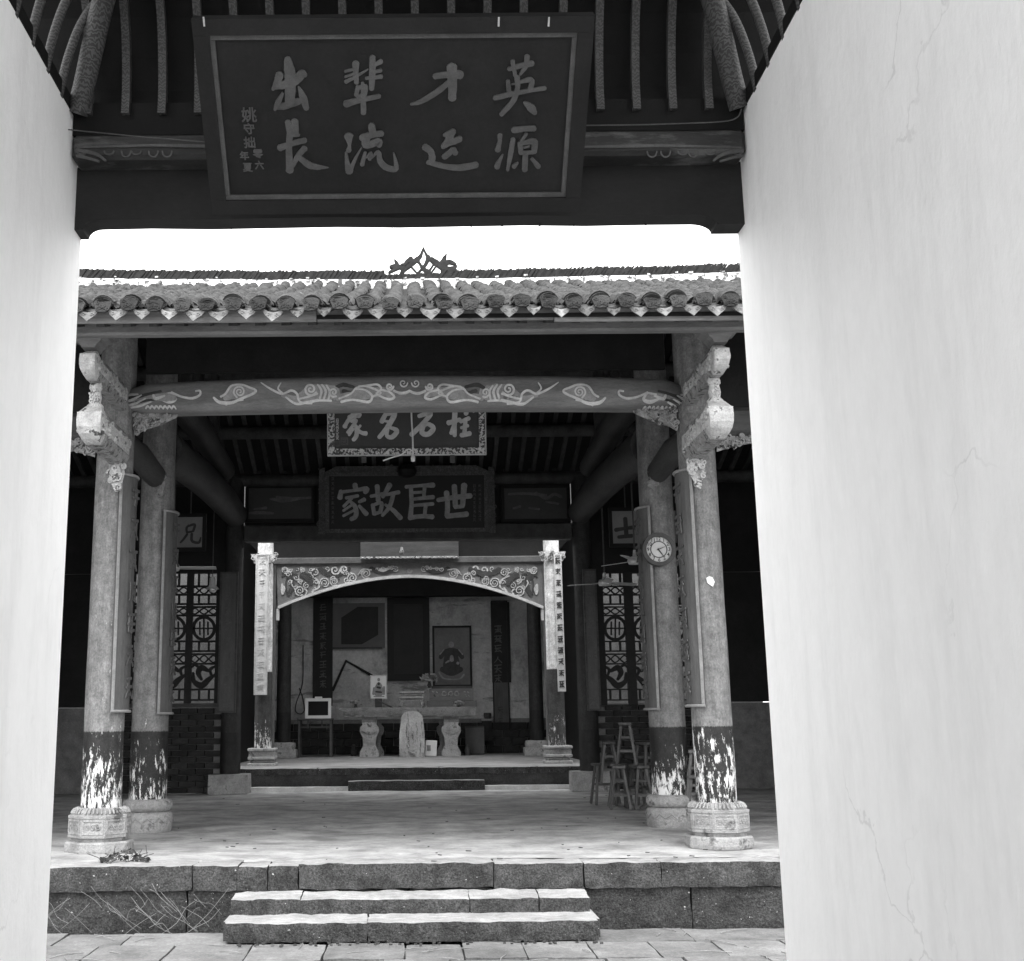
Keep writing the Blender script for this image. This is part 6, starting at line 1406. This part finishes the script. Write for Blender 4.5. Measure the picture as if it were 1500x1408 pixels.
# shelf bracket with a cup on the wall, by the couplet
t = thing('wall_ledge', 'small brick ledge with a cup on the shrine wall beside the tall couplet', 'ledge', P(713, 1052, YB)); f = wall_frame(YB - .06)
a0, b0 = f.px(707, 1085); a1, b1 = f.px(720, 1053); mb = MB(); mb.frect(f, a0, b0, a1, b1 - .05, -.1, .08); mb.build('pier', M['brick'], t); mb = MB(); mb.frect(f, a0 - .03, b1 - .049, a1 + .02, b1, -.1, .1); mb.build('slab', M['stone_pale'], t)
a, b = f.px(714, 1053); mb = MB(); mb.lathe(f.p(a, b + .0, .02), [(.07, 0), (.09, .1), (.085, .14)], 12); mb.build('cup', M['stone'], t)

# ================================================================== LITTER
lr_ = random.Random(8)
t = thing('leaf_heap', 'small heap of dark dead leaves and twigs on the platform edge', 'leaves', PZ(180, 1262, 0))
mb = MB(); c0 = PZ(182, 1262, 0)
for k in range(70):
    a = lr_.uniform(-1, 1); c = Vector((c0.x + a * .22, c0.y + lr_.uniform(-.10, .06), .01 + max(0, (1 - abs(a))) * lr_.uniform(0, .11))); u = Vector((lr_.uniform(-1, 1), lr_.uniform(-1, 1), lr_.uniform(-.5, .7))).normalized(); v = u.orthogonal().normalized(); e = lr_.uniform(.018, .04)
    mb.add([c - u * e, c + v * e * .5 + Vector((0, 0, .006)), c + u * e, c - v * e * .5], [(0, 1, 2, 3)])
stuff(mb.build('leaves', M['leaf'], t))
mb = MB()
for k in range(16):
    c = Vector((c0.x + lr_.uniform(-.22, .2), c0.y + lr_.uniform(-.12, .05), lr_.uniform(.01, .07))); d = Vector((lr_.uniform(-1, 1), lr_.uniform(-.6, .3), lr_.uniform(-.3, .4))).normalized() * lr_.uniform(.05, .13); mb.tube([c - d, c + Vector((0, 0, .01)), c + d], .003, 4)
mb.tube(catmull([(c0.x - .05, c0.y - .08, .03), (c0.x - .10, c0.y - .14, 0), (c0.x - .12, c0.y - .18, -.06), (c0.x - .10, c0.y - .2, -.1)], 4), .012, 5); mb.build('twigs', M['leaf'], t)
mb = MB()
for k in range(150):
    X = lr_.uniform(-3.4, 3.6); Y = lr_.uniform(7.2, 10.3)
    if -1.6 < X < 1.65 and Y > 9.75: continue
    a = lr_.uniform(0, 3.14); L = lr_.uniform(.04, .22); d = Vector((math.cos(a), math.sin(a) * .8, 0)) * L; z = ZG + .006
    mb.tube([Vector((X, Y, z)) - d, Vector((X + lr_.uniform(-.02, .02), Y, z + .008)), Vector((X, Y, z)) + d], .0035, 4)
for k in range(34):                            # dry stalks leaning on the platform face
    X = lr_.uniform(-3.1, -1.65); L = lr_.uniform(.1, .35); a = lr_.uniform(-.9, .9)
    q = Vector((X, YK - .03, ZG + lr_.uniform(.04, .3))); d = Vector((math.sin(a + (1.0 if a > 0 else -1.0)), -.02, math.cos(a))) * L * .5; mb.tube(catmull([tuple(q - d), tuple(q - d * .3 + Vector((lr_.uniform(-.03, .03), -.012, lr_.uniform(-.02, .03)))), tuple(q + d * .4 + Vector((0, -.014, lr_.uniform(-.03, .02)))), tuple(q + d)], 3), lr_.uniform(.0012, .0024), 4)
tag(stuff(mb.build('straw', M['straw'])), 'pale dry straw strewn over the courtyard and against the platform face', 'straw')
mb = MB()
for k in range(55):
    X = lr_.uniform(-3.4, 3.4); Y = lr_.choice((lr_.uniform(10.5, 14), lr_.uniform(10.5, 20))); s_ = lr_.uniform(.006, .02); a = lr_.uniform(0, 3.1)
    mb.box((X, Y, .008), (s_ * 3, s_, .006), Matrix.Rotation(a, 3, 'Z'))
for k in range(60):
    X = lr_.uniform(-1.4, 1.5); mb.rough((X, lr_.uniform(YL - .15, YL - .02), ZG + .01), (.03, .025, .02), .03, .006, 20, .008, k)
tag(stuff(mb.build('floor_litter', M['leaf'])), 'scattered bits of dry litter on the cement floor of the hall', 'litter')
